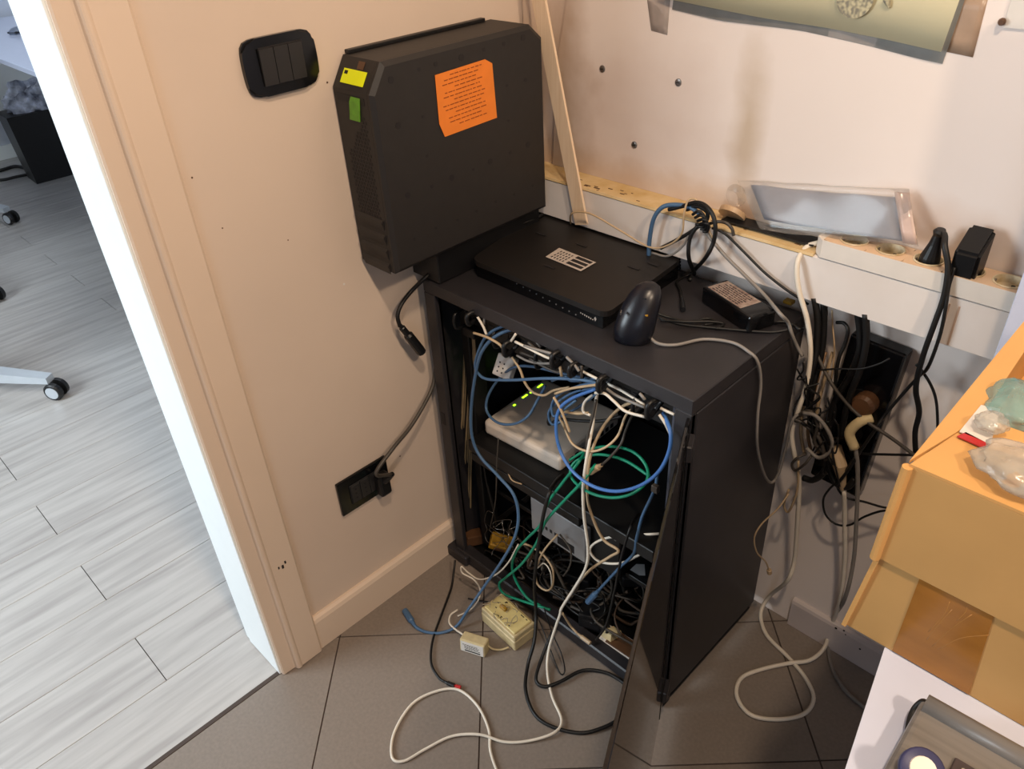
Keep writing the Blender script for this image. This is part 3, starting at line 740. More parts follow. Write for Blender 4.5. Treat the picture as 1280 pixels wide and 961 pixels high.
# ================================================================ BLACK STRIP ON THE WALL
bs = thing('wall_power_strip', 'black upright power strip on the wall below the cable duct', 'power strip', (.745, 0, .58), (0, R(3), 0))
MB().box((-.045, -.030, -.155), (.045, -.001, .150), .004, 2).build('housing', M_blkg, bs)
for z in (.04, -.025, -.095):
    so = MB().loft([((0, -.0298, z), .021), ((0, -.033, z), .021), ((0, -.033, z), .018), ((0, -.0305, z), .0175)], 24).build('socket', M_blk, bs)
q = MB().loft([((.012, -.031, .045), .019), ((.012, -.052, .047), .019), ((.012, -.058, .048), .014)], 18).build('round_cover', M_brown, bs, False)
q['label'] = 'brown round socket cover'
# white angled plug and cream plug with their leads
FL = .005
o, W = cable('grey cable with a bent cream plug leaving the black wall strip', [(1066, 552, -.066), (1070, 565, -.066), (1072, 590, -.06), (1071, 640, -.05), (1067, 700, -.05), (1056, 748, -.05), (1040, 775, 'z', .035), (1035, 805, 'z', FL), (1040, 835, 'z', FL), (1056, 862, 'z', FL), (1078, 882, 'z', FL), (1110, 905, 'z', FL)], .0038, M_grey, v=-.06)
q = MB().tube([at(1090, 522, y=-.05), at(1075, 527, y=-.062), at(1062, 541, y=-.068), at(1068, 560, y=-.066)], .0085, 10, 5).build('bent_plug', M_cream, o, True); q.location = -o.location
o, W = cable('cream power cord looping on the floor between the white strip and wall strip',
   [(1024, 303, -.034), (1008, 309, -.045), (997, 328, -.068), (998, 360, -.075), (1009, 400, -.075), (1013, 440, -.075), (1008, 480, -.075), (998, 512, -.078), (990, 540, -.08), (993, 568, -.08), (999, 600, -.07), (997, 650, -.06), (993, 700, -.05), (984, 726, -.06), (962, 745, 'z', .05), (951, 766, 'z', .012), (958, 793, 'z', FL), (984, 820, 'z', FL), (1006, 846, 'z', FL), (1017, 872, 'z', FL), (1005, 892, 'z', FL), (972, 899, 'z', FL), (938, 893, 'z', FL), (921, 870, 'z', FL), (926, 848, 'z', FL), (950, 837, 'z', FL), (985, 829, 'z', FL*1.5), (1012, 825, 'z', .012), (1030, 810, 'z', .02), (1038, 785, 'z', .04), (1050, 750, -.035), (1056, 700, -.04), (1056, 650, -.045), (1055, 612, -.055)], .0042, M_wcab)
q = MB().loft([(at(1043, 558, y=-.045), .012), (at(1050, 582, y=-.06), .012), (at(1052, 596, y=-.06), .008), (at(1054, 612, y=-.056), .005)], 12).build('plug', M_beige, o, False); q.location = -o.location

# plugs in the power strip on the duct
px_ = .636 + SX[2]; 
o, W = cable('black power cord from the third socket of the white strip', [('P', px_ + .004, -.036, .930), ('P', px_ + .014, -.044, .934), (1181, 308, -.06), (1185, 335, -.066), (1180, 370, -.07), (1168, 405, -.075), (1156, 438, -.075), (1147, 470, -.07), (1145, 490, -.06), (1149, 515, -.05), (1144, 540, -.045), (1145, 572, -.04)], .0042, M_rubber)
q = MB().loft([((px_ + .001, -.034, PZ1 - .012), .0145), ((px_ + .001, -.034, PZ1 + .006), .0135), ((px_ + .003, -.035, PZ1 + .026), .0085), ((px_ + .004, -.036, PZ1 + .040), .0065), ((px_ + .005, -.037, PZ1 + .046), .0085), ((px_ + .006, -.037, PZ1 + .050), .006)], 16).build('plug', M_blk, o, False); q.location = -o.location
px_ = .636 + SX[3]
o, W = cable('thin black cord from the black charger on the white strip', [('P', px_ - .012, -.060, PZ1 + .012), (1186, 358, -.066), (1182, 385, -.072), (1176, 415, -.072), (1166, 445, -.07), (1158, 462, -.06), (1148, 471, -.05), (1128, 493, -.04), (1105, 520, -.045), (1096, 534, -.055), (1078, 560, -.06), (1062, 585, -.07), (1045, 607, -.07)], .0026, M_rubber)
q = MB().hexa([(px_ - .019, -.058, PZ1 - .004), (px_ + .014, -.058, PZ1 - .004), (px_ + .014, -.016, PZ1 - .004), (px_ - .019, -.016, PZ1 - .004)], [(px_ - .018, -.062, PZ1 + .036), (px_ + .015, -.062, PZ1 + .036), (px_ + .015, -.018, PZ1 + .062), (px_ - .018, -.018, PZ1 + .062)])
bmesh.ops.bevel(q.bm, geom=list(q.bm.edges), offset=.004, segments=2, affect='EDGES'); q = q.build('charger', M_blk, o, False); q.location = -o.location; q['label'] = 'chunky black plug-in charger'
q = MB().loft([((px_, -.034, PZ1 - .012), .016), ((px_, -.034, PZ1 - .003), .016)], 16).build('charger_base', M_blk, o); q.location = -o.location

# ================================================================ CABLES RIGHT OF THE CABINET
cable('thin black cord crossing down the wall beside the cardboard box', [(1145, 455, -.045), (1152, 463, -.045), (1163, 480, -.045), (1170, 500, -.045), (1172, 528, -.045), (1171, 560, -.045)], .0022, M_rubber)
cable('grey cable slanting from the cabinet corner across the wall to the box', [(1002, 382, -.05), (1008, 405, -.05), (1020, 440, -.055), (1040, 480, -.06), (1062, 508, -.06), (1085, 528, -.06), (1115, 548, -.055), (1146, 572, -.05), (1160, 590, -.06)], .0030, M_dgrey)
cable('thin black lead running level from the wall strip to the box', [(1062, 563, -.045), (1080, 567, -.045), (1110, 568, -.045), (1146, 569, -.05), (1165, 572, -.06)], .0022, M_rubber)
cable('thin black lead drooping in a loop below the wall strip', [(1044, 590, -.055), (1047, 610, -.055), (1058, 622, -.05), (1080, 627, -.045), (1100, 633, -.045), (1118, 637, -.045), (1100, 639, -.05), (1080, 646, -.05), (1062, 656, -.045), (1045, 655, -.045), (1032, 643, -.045), (1029, 625, -.05), (1036, 612, -.055), (1050, 598, -.06), (1068, 572, -.065)], .0020, M_rubber)
thick = 'thick black leads hanging behind the cabinet'
for k, (pts, r_, lb_) in enumerate([
   ([(1030, 378, -.05), (1030, 400, -.045), (1027, 440, -.045), (1017, 480, -.05), (1012, 510, -.05), (1018, 545, -.05), (1028, 560, -.05), (1034, 578, -.05), (1028, 592, -.05), (1016, 600, -.05), (1004, 597, -.05)], .0058, 'thick black lead hooking back up at its lower end behind the cabinet'),
   ([(1072, 388, -.045), (1075, 415, -.045), (1074, 440, -.045), (1062, 470, -.04), (1046, 497, -.045), (1036, 525, -.05), (1033, 560, -.055), (1038, 590, -.055), (1048, 606, -.055), (1060, 608, -.055), (1069, 598, -.05)], .0058, 'thick black lead hanging left of the wall strip with a wide bend'),
   ([(1082, 392, -.055), (1083, 425, -.055), (1076, 460, -.055), (1064, 490, -.055), (1056, 520, -.055), (1052, 545, -.055)], .0055, 'thick black lead lying in front of the wall strip'),
   ([(1018, 372, -.055), (1022, 400, -.055), (1020, 440, -.06), (1013, 470, -.065), (1005, 505, -.065)], .0055, 'thick black lead pressed against the cabinet back corner')]):
    cable(lb_, pts, r_, M_rubber)
cable('black lead bending in a hook under the cable duct', [(1046, 403, -.03), (1055, 404, -.035), (1060, 413, -.04), (1056, 430, -.04), (1048, 450, -.045), (1044, 480, -.045), (1043, 520, -.05), (1030, 545, -.055)], .0030, M_rubber)
cable('thin pale lead hanging below the duct beside the black leads', [(1040, 388, -.045), (1041, 410, -.03), (1043, 435, -.03), (1041, 462, -.03), (1038, 480, -.03)], .0014, M_beige)
cable('thin black lead crossing level behind the hanging leads', [(1020, 463, -.06), (1045, 461, -.06), (1075, 461, -.06), (1098, 455, -.055), (1112, 448, -.05)], .0016, M_rubber)
for k, (a_, b_) in enumerate(((1001, 'leftmost'), (1010, 'middle'), (1019, 'rightmost'))):
    cable('%s of three tan leads running down through the knot behind the cabinet' % b_, [(a_ + 22, 440, -.02), (a_ + 16, 460, -.03), (a_ + 9, 485, -.035), (a_ + 3, 510, -.04), (a_, 540, -.045), (a_ + 4, 566, -.045)], .0030, M_beige if k != 1 else mat('tan_brown_cable', (150, 116, 84), .5))
rn = random.Random(11)
for k in range(10):
    pts = []; x = 1004 + k*4; y = 452 + k*9
    for q in range(7):
        pts.append((x + rn.uniform(-12, 14), y + q*rn.uniform(7, 15), -.068 - rn.uniform(0, .02)))
    cable('tangled thin black wire in the knot behind the cabinet corner', pts, .0015, M_rubber, group='thin wires of the knot behind the cabinet')
for k, (pts, m_) in enumerate([([(996, 520, -.08), (1012, 514, -.085), (1022, 530, -.085), (1018, 552, -.08), (1030, 565, -.075)], M_dgrey), ([(992, 523, -.085), (1005, 530, -.08), (1024, 548, -.08), (1032, 575, -.075)], M_dgrey), ([(1004, 516, -.09), (1020, 520, -.09), (1036, 540, -.085), (1040, 560, -.08), (1024, 572, -.08), (1008, 560, -.08)], M_grey)]):
    cable(('short dark grey lead at the top of the knot', 'dark grey lead slanting down through the knot', 'lighter grey lead looping round the knot')[k] + ' beside the cabinet', pts, .0034, m_, group='grey leads of the knot')
cable('brown strap tied around the cream cord behind the cabinet', [(1008, 567, -.078), (997, 572, -.092), (990, 580, -.09), (994, 588, -.085), (1006, 580, -.09), (1014, 570, -.082)], .0024, M_dgrey, name='cable_tie', cat='cable tie')
cable('short brown lead running down beside the cream cord', [(998, 575, -.085), (997, 610, -.078), (990, 632, -.075), (984, 640, -.07), (980, 630, -.075), (986, 612, -.08)], .0022, M_beige)
o, W = cable('thin beige wire with a small end cap hanging beside the cabinet side', [(986, 617, -.09), (972, 636, -.11), (952, 655, -.13), (943, 672, -.14), (946, 690, -.13), (957, 702, -.11), (961, 712, -.10)], .0016, M_beige)
plug(o, W[-1] + Vector((0, 0, .003)), W[-1] + Vector((.002, .002, -.010)), .005, M_beige, 'end_cap')
# mouse lead over the edge
cable('grey mouse lead draped over the right side of the cabinet', [('P', .486, -.268, zt + .012), (822, 429, 'z', zt + .004), (845, 431, 'z', zt + .003), (880, 424, 'z', zt + .003), (915, 428, 'z', zt + .003), (935, 439, 'z', zt + .003), (947, 452, 'x', .638), (951, 480, 'x', .640), (947, 520, 'x', .642), (947, 560, 'x', .642), (955, 592, 'x', .645), (964, 603, 'x', .650), (973, 592, 'x', .655), (982, 560, 'x', .66), (988, 532, 'x', .665), (996, 519, 'x', .67), (1010, 518, 'x', .68), (1020, 525, 'x', .69)], .0026, M_grey)

# ================================================================ CABLES ON TOP OF THE CABINET
o, W = cable('long black appliance cord, loose socket end hanging at the cabinet front left', [(745, 285, 'z', zt+.006), (715, 268, 'z', zt + .012), (692, 263, 'z', zt + .03), (660, 277, 'z', zt + .044), (625, 284, 'z', zt + .045), (590, 300, 'z', zt + .03), (560, 322, 'z', zt + .012), (535, 344, 'z', zt + .010), (516, 362, 'x', .028), (502, 380, 'x', .03), (497, 395, 'x', .032), (500, 408, 'x', .034)], .0040, M_rubber)
plug(o, at(499, 405, x=.034), at(511, 420, x=.036), .0065, M_blk, 'strain_relief')
plug(o, at(509, 417, x=.036), at(527, 440, x=.038), .0095, M_blk, 'socket_end', prof=((0, .6), (.08, 1), (.9, 1.05), (1, 1)))
cable('dark lead lying along the left edge of the black modem', [(690, 268, 'z', zt + .008), (655, 287, 'z', zt + .004), (622, 305, 'z', zt + .004), (590, 322, 'z', zt + .004), (565, 332, 'z', zt + .004)], .0034, M_dgrey)
for k in range(5):
    cable('black lead lying behind the modem under the duct', [(683 + k*3, 262 + k*2.5, 'z', zt + .004 + .003*k), (715, 266 + k*4, 'z', zt + .006), (760, 283 + k*5, 'z', zt + .006), (805, 300 + k*5, 'z', zt + .006), (850, 320 + k*4, 'z', zt + .006)], .003, M_rubber, group='black leads behind the modem')
cable('slate blue cable arching over the duct front behind the modem', [(811, 320, -.075), (812, 300, -.078), (817, 274, -.080), (828, 259, -.078), (845, 256, -.07), (862, 259, -.07), (876, 268, -.072)], .0040, M_dblue)
cable('thin pale cable from the slat looping past the modem to the bunch on the duct', [(714, 284, 'z', zt + .02), (713, 270, -.085), (720, 265, -.088), (740, 268, -.085), (775, 288, -.082), (812, 309, -.08), (836, 306, -.08), (852, 292, -.082), (855, 268, -.082), (860, 251, -.075), (869, 249, -.07), (875, 258, -.07), (880, 275, -.075), (892, 300, -.078)], .0018, M_beige)
cable('second pale cable sagging to the back of the modem', [(815, 316, -.075), (835, 320, -.08), (853, 308, -.082), (862, 292, -.08), (872, 282, -.078)], .0020, M_grey)
cable('black cable in a tall loop over the duct edge', [(836, 262, -.07), (852, 258, -.07), (872, 253, -.075), (887, 262, -.085), (894, 280, -.09), (892, 302, -.09), (882, 322, -.09), (868, 338, 'z', zt + .01), (862, 350, 'z', zt + .004)], .0036, M_rubber)
cable('black cable in the narrower inner loop over the duct edge', [(868, 342, 'z', zt + .006), (861, 322, -.085), (862, 300, -.088), (870, 285, -.085), (882, 277, -.08), (884, 265, -.075), (872, 258, -.07), (858, 262, -.07)], .0036, M_rubber)
cable('black lead running from the loop bunch back to the modem', [(876, 281, -.082), (860, 292, -.08), (842, 302, -.075), (826, 310, -.07)], .0034, M_rubber)
cable('short dark ends sticking out of the bunch on the duct', [(882, 281, -.078), (897, 277, -.075), (908, 279, -.072), (915, 286, -.07), (917, 294, -.068)], .0028, M_dgrey)
for k in range(4):
    cable('black tie wrapped round the bunch on the duct', [(866 + k*3, 268 + k*4, -.086), (873 + k*3, 264 + k*5, -.092), (880 + k*2, 270 + k*4, -.09), (878 + k*2, 280 + k*3, -.086), (870 + k*3, 280 + k*3, -.086)], .0026, M_rubber, name='cable_tie', cat='cable tie', group='ties round the bunch on the duct')
cable('black lead running down along the duct front to the adapter', [(890, 285, -.07), (906, 292, -.066), (930, 315, -.066), (955, 340, -.066), (980, 360, -.066), (998, 372, -.062), (1010, 380, -.05)], .0022, M_rubber)
cable('flat grey ribbon lead crossing over the power adapter', [(882, 290, -.075), (905, 318, -.078), (932, 345, -.08), (955, 368, 'z', zt + .036), (975, 392, 'z', zt + .034), (985, 403, 'z', zt + .012), (990, 418, 'x', .640), (996, 432, 'x', .645), (1003, 445, 'x', .655)], .0030, M_grey)
o, W = cable('short black lead with a barrel plug lying before the adapter', [(868, 340, 'z', zt + .012), (857, 345, 'z', zt + .004), (846, 352, 'z', zt + .004), (850, 362, 'z', zt + .004), (852, 372, 'z', zt + .005)], .0026, M_rubber)
plug(o, W[-1], at(854, 387, z=zt + .005), .0045, M_blk, 'barrel_plug')
for k, (pts) in enumerate([[(822, 392, 'z', zt + .01), (838, 397, 'z', zt + .004), (862, 402, 'z', zt + .004), (885, 398, 'z', zt + .004), (895, 403, 'z', zt + .004), (880, 406, 'z', zt + .004)],
      [(824, 397, 'z', zt + .008), (850, 405, 'z', zt + .004), (885, 409, 'z', zt + .004), (930, 413, 'z', zt + .004), (965, 415, 'z', zt + .004), (985, 412, 'x', .64)],
      [(826, 400, 'z', zt + .006), (855, 402, 'z', zt + .009), (890, 402, 'z', zt + .008), (905, 405, 'z', zt + .004), (895, 411, 'z', zt + .004)]]):
    cable(['short black lead folded back beside the mouse', 'black lead running from the mouse to the right cabinet edge', 'black lead doubled over the others beside the mouse'][k], pts, .0024, M_rubber)
cable('black adapter lead leaving the front of the power adapter', [(942, 400, 'z', zt + .012), (955, 404, 'z', zt + .004), (975, 402, 'z', zt + .004), (988, 404, 'z', zt + .004), (1000, 412, 'x', .65)], .0026, M_rubber)

# ================================================================ INSIDE THE CABINET
cable('long blue network cable hanging at the left and ending on the floor tiles', [(668, 424, -.335), (645, 412, -.34), (620, 420, -.355), (602, 440, -.365), (594, 470, -.368), (589, 510, -.368), (590, 545, -.368), (600, 570, -.368), (622, 594, -.368), (642, 618, -.368), (648, 645, -.372), (643, 672, -.385), (628, 700, -.40), (606, 732, -.43), (585, 762, 'z', .05), (570, 783, 'z', .012), (550, 791, 'z', .006), (530, 789, 'z', .006), (520, 783, 'z', .007)], .0032, M_dblue)
o = bpy.data.objects[-1] if False else None
cc_, W = cable('short blue lead end with a clip plug on the tiles', [(530, 789, 'z', .006), (522, 785, 'z', .008), (516, 779, 'z', .01)], .0034, M_dblue)
plug(cc_, at(518, 781, z=.009), at(506, 763, z=.008), .007, M_dblue, 'network_plug')
cable('blue network cable looping left then running level across the opening', [(650, 405, -.335), (628, 408, -.34), (608, 420, -.352), (597, 442, -.358), (594, 458, -.36), (599, 468, -.362), (610, 474, -.362), (640, 475, -.362), (680, 473, -.362), (720, 474, -.358), (745, 478, -.35)], .0028, M_dblue)
cable('blue network cable drooping onto the white router', [(745, 476, -.33), (700, 466, -.33), (665, 458, -.32), (640, 460, -.31), (620, 478, -.31), (609, 498, -.32), (609, 515, -.33), (622, 528, -.34), (642, 530, -.34), (660, 520, -.33), (672, 500, -.31), (682, 482, -.30)], .0027, M_dblue)
cable('bright blue network cable in a wide hanging loop at the right', [(829, 516, -.345), (838, 540, -.365), (836, 565, -.375), (823, 590, -.385), (800, 607, -.388), (770, 614, -.39), (740, 607, -.388), (715, 588, -.382), (700, 562, -.375), (695, 535, -.37), (699, 512, -.362), (715, 498, -.355), (745, 486, -.35)], .0031, M_blue)
for k, pts in enumerate([[(748, 478, -.352), (725, 482, -.352), (700, 492, -.352), (690, 505, -.355), (692, 520, -.357), (702, 514, -.357), (720, 500, -.352)],
                         [(745, 484, -.348), (718, 490, -.348), (698, 502, -.35), (686, 515, -.35), (690, 530, -.35), (704, 526, -.34)],
                         [(747, 473, -.345), (715, 476, -.345), (706, 470, -.345), (690, 476, -.34)],
                         [(748, 490, -.345), (735, 500, -.34), (718, 512, -.335), (702, 520, -.335)]]):
    cable(('outer blue cable curling round the bunch above the router', 'lowest blue cable of the bunch above the router', 'short top blue cable of the bunch above the router', 'inner blue cable slanting through the bunch above the router')[k], pts, .0024, M_dblue, group='blue cables bunched above the router')
cable('green network cable coiled behind the blue loop', [(712, 575, -.33), (735, 562, -.32), (765, 558, -.315), (792, 565, -.32), (808, 583, -.33), (808, 602, -.35), (790, 617, -.37), (765, 622, -.375), (738, 616, -.375), (718, 602, -.365), (713, 588, -.355), (722, 575, -.34), (748, 568, -.32), (780, 575, -.32), (812, 595, -.33)], .0027, M_green)
cable('green network cable hanging down in front and curling over the bottom rail', [(735, 560, -.32), (720, 582, -.36), (702, 605, -.37), (684, 630, -.372), (676, 655, -.372), (660, 672, -.374), (646, 688, -.376), (640, 708, -.378), (646, 728, -.378), (660, 748, -.376), (676, 757, -.37)], .0029, M_green)
cable('green network cable crossing down to the rail and folding back right', [(745, 580, -.34), (727, 603, -.375), (706, 625, -.378), (682, 652, -.38), (670, 680, -.382), (652, 705, -.385), (632, 722, -.387), (624, 730, -.387), (630, 742, -.385), (650, 750, -.38), (672, 757, -.375), (688, 762, -.365)], .0029, M_green)
cable('white cable hanging from the router and trailing out in big loops on the floor', [(747, 488, -.345), (744, 508, -.335), (741, 530, -.34), (733, 575, -.372), (729, 610, -.376), (730, 645, -.378), (735, 685, -.38), (732, 710, -.382), (716, 738, -.385), (702, 760, -.39), (700, 768, -.392), (694, 785, -.40), (686, 812, 'z', .03), (684, 838, 'z', .008), (690, 870, 'z', .006), (702, 900, 'z', .006), (692, 916, 'z', .009), (660, 926, 'z', .006), (630, 927, 'z', .005), (600, 918, 'z', .009), (565, 920, 'z', .005), (532, 936, 'z', .004), (505, 951, 'z', .004), (490, 946, 'z', .004), (493, 915, 'z', .004), (515, 880, 'z', .004), (545, 864, 'z', .004), (573, 862, 'z', .004), (597, 882, 'z', .004), (611, 912, 'z', .004), (613, 938, 'z', .004), (622, 965, 'z', .004), (640, 1000, 'z', .004)], .0029, M_wcab)
cable('beige cable hanging beside the white one and crossing it at the rail', [(800, 500, -.33), (778, 508, -.32), (760, 525, -.33), (745, 550, -.345), (736, 580, -.36), (734, 620, -.365), (742, 650, -.365), (755, 675, -.362), (773, 688, -.36), (762, 696, -.362), (738, 712, -.37), (718, 735, -.378), (703, 758, -.385), (701, 768, -.388)], .0027, M_beige)
o, W = cable('short beige lead with a pale plug lying on the bottom rail', [(703, 766, -.38), (713, 782, -.36), (722, 792, -.36)], .0024, M_beige)
plug(o, W[-1], at(738, 804, y=-.36), .0045, M_beige, 'plug')
cable('white cable doubling back at the right inside the cabinet', [(826, 667, -.30), (790, 669, -.32), (760, 672, -.33), (742, 680, -.335), (738, 690, -.335), (750, 702, -.33), (775, 704, -.32), (798, 694, -.31), (818, 682, -.30), (830, 678, -.29)], .0025, M_wcab)
o, W = cable('blue network cable at the lower right ending in a clip plug', [(822, 590, -.32), (818, 612, -.325), (803, 645, -.33), (796, 672, -.335), (792, 692, -.338), (776, 708, -.34), (760, 725, -.345), (748, 738, -.35)], .0029, M_dblue)
plug(o, W[-1], at(735, 752, y=-.355), .0065, M_dblue, 'network_plug')
q = MB().box(at(820, 610, y=-.335) + Vector((-.006, -.006, -.007)), at(820, 610, y=-.335) + Vector((.006, .003, .007)), .001, 1).build('clip', M_dgrey, o); q.location = -o.location
cable('beige wire in an egg-shaped loop over the cable heap', [(697, 668, -.33), (680, 688, -.35), (670, 712, -.358), (672, 730, -.36), (684, 738, -.36), (691, 730, -.358), (691, 712, -.355), (683, 698, -.352), (672, 688, -.35), (655, 680, -.35), (645, 690, -.35)], .0022, M_beige)
cable('pale thin wire lying in the heap beside the beige loop', [(690, 735, -.35), (688, 715, -.355), (680, 704, -.35), (672, 710, -.35)], .0014, M_wcab)
cable('dark beige lead curving right of the egg-shaped loop', [(700, 668, -.32), (712, 685, -.335), (714, 700, -.34), (710, 712, -.34), (704, 720, -.34)], .0020, M_dgrey)
cable('thin beige telephone wire with a small loop over the foot of the cabinet', [(648, 680, -.36), (636, 702, -.38), (620, 718, -.392), (600, 724, -.40), (586, 716, -.41), (577, 708, -.42), (578, 716, -.42), (592, 724, -.415), (600, 736, 'z', .035), (598, 750, 'z', .02), (588, 762, 'z', .01), (572, 770, 'z', .006)], .0018, M_wcab)
cable('brown cable round the router back and down to a loose joint', [(735, 516, -.30), (700, 515, -.32), (706, 535, -.355), (716, 555, -.362), (735, 564, -.362), (755, 560, -.355), (772, 545, -.34), (782, 520, -.32), (796, 505, -.33)], .0022, M_beige)
o, W = cable('dark grey lead ending in a tan plug under the blue loop', [(800, 508, -.32), (790, 520, -.31), (782, 538, -.31), (776, 555, -.32), (762, 572, -.335), (752, 581, -.34)], .0024, M_dgrey)
plug(o, W[-1], at(738, 590, y=-.345), .006, M_beige, 'plug')
for k in range(7):
    dx = k*2.3 + random.uniform(-1, 1); yy = -.30 + random.uniform(-.004, .004)
    cable('beige cable tied in the upright bundle at the left post', [(583 + dx*.6, 412, yy), (580 + dx, 440, yy), (578 + dx*1.1, 480, yy), (576 + dx*1.1, 520, yy), (573 + dx*1.2, 560, yy), (573 + dx*1.1, 600, yy), (577 + dx*.8, 632, yy), (582 + dx*.4, 655, yy + .02)], .0022, mat('bundle_tan', (150, 128, 96), .5, var=.1), group='beige cables bundled at the left post')
tag(MB().box(at(588, 415, y=-.315) + Vector((-.016, -.006, -.010)), at(588, 415, y=-.315) + Vector((.016, .014, .010)), .002, 1).build('cable_tie', M_blk), 'black strap round the upright beige cable bundle', 'cable tie')
# patch leads along the top
leads = [([(597, 396), (604, 408), (608, 418)], M_wcab), ([(606, 394), (605, 405)], M_grey), ([(592, 416), (602, 419), (614, 424), (627, 433), (629, 444)], M_beige), ([(645, 417), (638, 427), (631, 429)], M_wcab),
   ([(644, 427), (662, 436), (680, 445), (690, 449)], M_wcab), ([(655, 432), (672, 437), (690, 442)], M_grey), ([(646, 444), (660, 451), (676, 454), (690, 454)], M_grey), ([(640, 446), (650, 462), (656, 478), (666, 490), (680, 494), (692, 488), (712, 484)], M_beige),
   ([(662, 448), (680, 458), (696, 465), (704, 463)], M_dgrey), ([(668, 424), (676, 434)], M_grey), ([(708, 446), (718, 456), (724, 464)], M_grey), ([(728, 464), (738, 469), (748, 474)], M_wcab), ([(727, 457), (727, 472)], M_dgrey), ([(700, 458), (702, 470)], M_beige),
   ([(758, 479), (775, 487), (790, 496), (806, 506)], M_wcab), ([(756, 484), (770, 494), (788, 502), (806, 509)], M_grey), ([(741, 493), (731, 502), (729, 514), (738, 519)], M_wcab), ([(744, 491), (756, 492), (768, 502), (782, 514), (806, 521)], M_wcab), ([(800, 492), (806, 499)], M_grey), ([(826, 510), (834, 514), (843, 518)], M_wcab), ([(824, 518), (832, 530), (839, 545)], M_wcab),
   ([(692, 496), (700, 510), (706, 524), (712, 540)], M_beige), ([(694, 492), (712, 486), (730, 483), (745, 481)], M_beige), ([(706, 515), (722, 517), (735, 516)], M_beige), ([(745, 500), (741, 520), (735, 545), (732, 570)], M_dgrey), ([(650, 440), (668, 447), (690, 460)], M_dgrey), ([(660, 428), (676, 440), (692, 446)], M_dgrey)]
ORD = 'first second third fourth fifth sixth seventh eighth ninth tenth eleventh twelfth thirteenth fourteenth fifteenth sixteenth seventeenth eighteenth nineteenth twentieth'.split() + ['sixth from last', 'fifth from last', 'fourth from last', 'third from last', 'next to last', 'last', 'rightmost']
TONE = {'white_cable': 'white', 'grey_cable': 'grey', 'beige_cable': 'beige', 'dark_grey_cable': 'dark grey'}
leads.sort(key=lambda q: q[0][0][0])
for k, (pts, m_) in enumerate(leads):
    yy = -.362 + (k % 4)*.006
    cable('short %s patch lead, %s counting from the left under the cabinet top' % (TONE[m_.name], ORD[k]), [(p[0], p[1], yy) for p in pts] if len(pts) > 2 else [(pts[0][0], pts[0][1], yy), ((pts[0][0]+pts[1][0])/2, (pts[0][1]+pts[1][1])/2, yy - .002), (pts[1][0], pts[1][1], yy)], .0024, m_, group='patch leads strapped under the cabinet top', name='patch_lead')
STL = ['black strap above the white adaptor block', 'black strap right of the one above the adaptor block', 'narrow black strap in the middle of the cabinet top', 'black strap where the blue cables gather', 'rightmost black strap round the white leads', 'leftmost black strap in the cabinet top corner']
for k, (px, py, w2) in enumerate(((634, 436, .012), (694, 450, .013), (716, 462, .010), (752, 480, .012), (813, 512, .013), (588, 398, .010))):
    c = at(px, py, y=-.362)
    m_ = MB(); m_.tube([c + Vector((-.004, .018, -w2)), c + Vector((0, -.004, -w2)), c + Vector((0, -.008, 0)), c + Vector((.0, -.004, w2)), c + Vector((.004, .018, w2)), c + Vector((0, .03, 0)), c + Vector((-.004, .018, -w2))], .0045, 6, 4)
    tag(m_.build('cable_tie', M_blk, None, True), STL[k], 'cable tie', 'straps round the patch leads')
cable('black curved lead over the router top', [(688, 512, -.345), (686, 530, -.34), (700, 524, -.33), (725, 526, -.32), (752, 526, -.31), (778, 520, -.30)], .0030, M_rubber)
cable('thin dark wire dropping straight from the shelf', [(623, 548, -.345), (621, 580, -.345), (620, 620, -.34), (617, 640, -.33), (612, 662, -.32)], .0014, M_dgrey)
cable('dark slack lead hanging behind the long blue cable', [(604, 570, -.31), (608, 600, -.31), (618, 640, -.31), (620, 655, -.30)], .0028, M_rubber)
cable('short tan wire on the front of the rack unit', [(634, 588, -.336), (640, 600, -.338), (652, 605, -.338)], .0014, M_beige)
cable('black cord hanging down the middle past the rail', [(705, 592, -.28), (694, 602, -.34), (686, 618, -.385), (678, 650, -.39), (672, 690, -.392), (668, 730, -.392), (670, 765, -.392), (668, 800, 'z', .04), (660, 830, 'z', .01), (657, 862, 'z', .008), (668, 892, 'z', .006), (690, 908, 'z', .006), (725, 916, 'z', .006), (752, 910, 'z', .006), (775, 898, 'z', .006), (800, 880, 'z', .006)], .0036, M_rubber)
cable('black cord coming over the rail and curling to the glass door', [(690, 790, -.392), (678, 820, 'z', .02), (670, 848, 'z', .01), (680, 858, 'z', .008), (700, 852, 'z', .009), (728, 838, 'z', .008), (755, 840, 'z', .007), (775, 850, 'z', .007), (795, 866, 'z', .006)], .0036, M_rubber)
cable('thin black wire hanging in a small pointed loop over the tiles', [(680, 760, -.392), (690, 790, -.395), (702, 818, 'z', .04), (706, 838, 'z', .01), (700, 841, 'z', .008), (688, 812, 'z', .03), (676, 780, -.395), (668, 765, -.39)], .0014, M_rubber)
cable('black lead hanging at the lower right inside the opening', [(800, 640, -.26), (792, 650, -.32), (786, 665, -.35), (776, 700, -.36), (768, 740, -.365), (758, 780, -.365), (745, 800, -.36)], .0024, M_rubber)
o, W = cable('black audio lead with a red plug trailing from the cabinet foot', [(569, 700, 'z', .036), (567, 715, 'z', .02), (564, 735, 'z', .006), (552, 768, 'z', .005), (541, 800, 'z', .005), (539, 828, 'z', .005), (548, 846, 'z', .005), (556, 852, 'z', .006)], .0026, M_rubber)
plug(o, W[-1], at(568, 857, z=.006), .0045, M_blk, 'plug'); plug(o, at(567, 856.5, z=.006), at(576, 859, z=.006), .0035, M_red, 'red_tip')
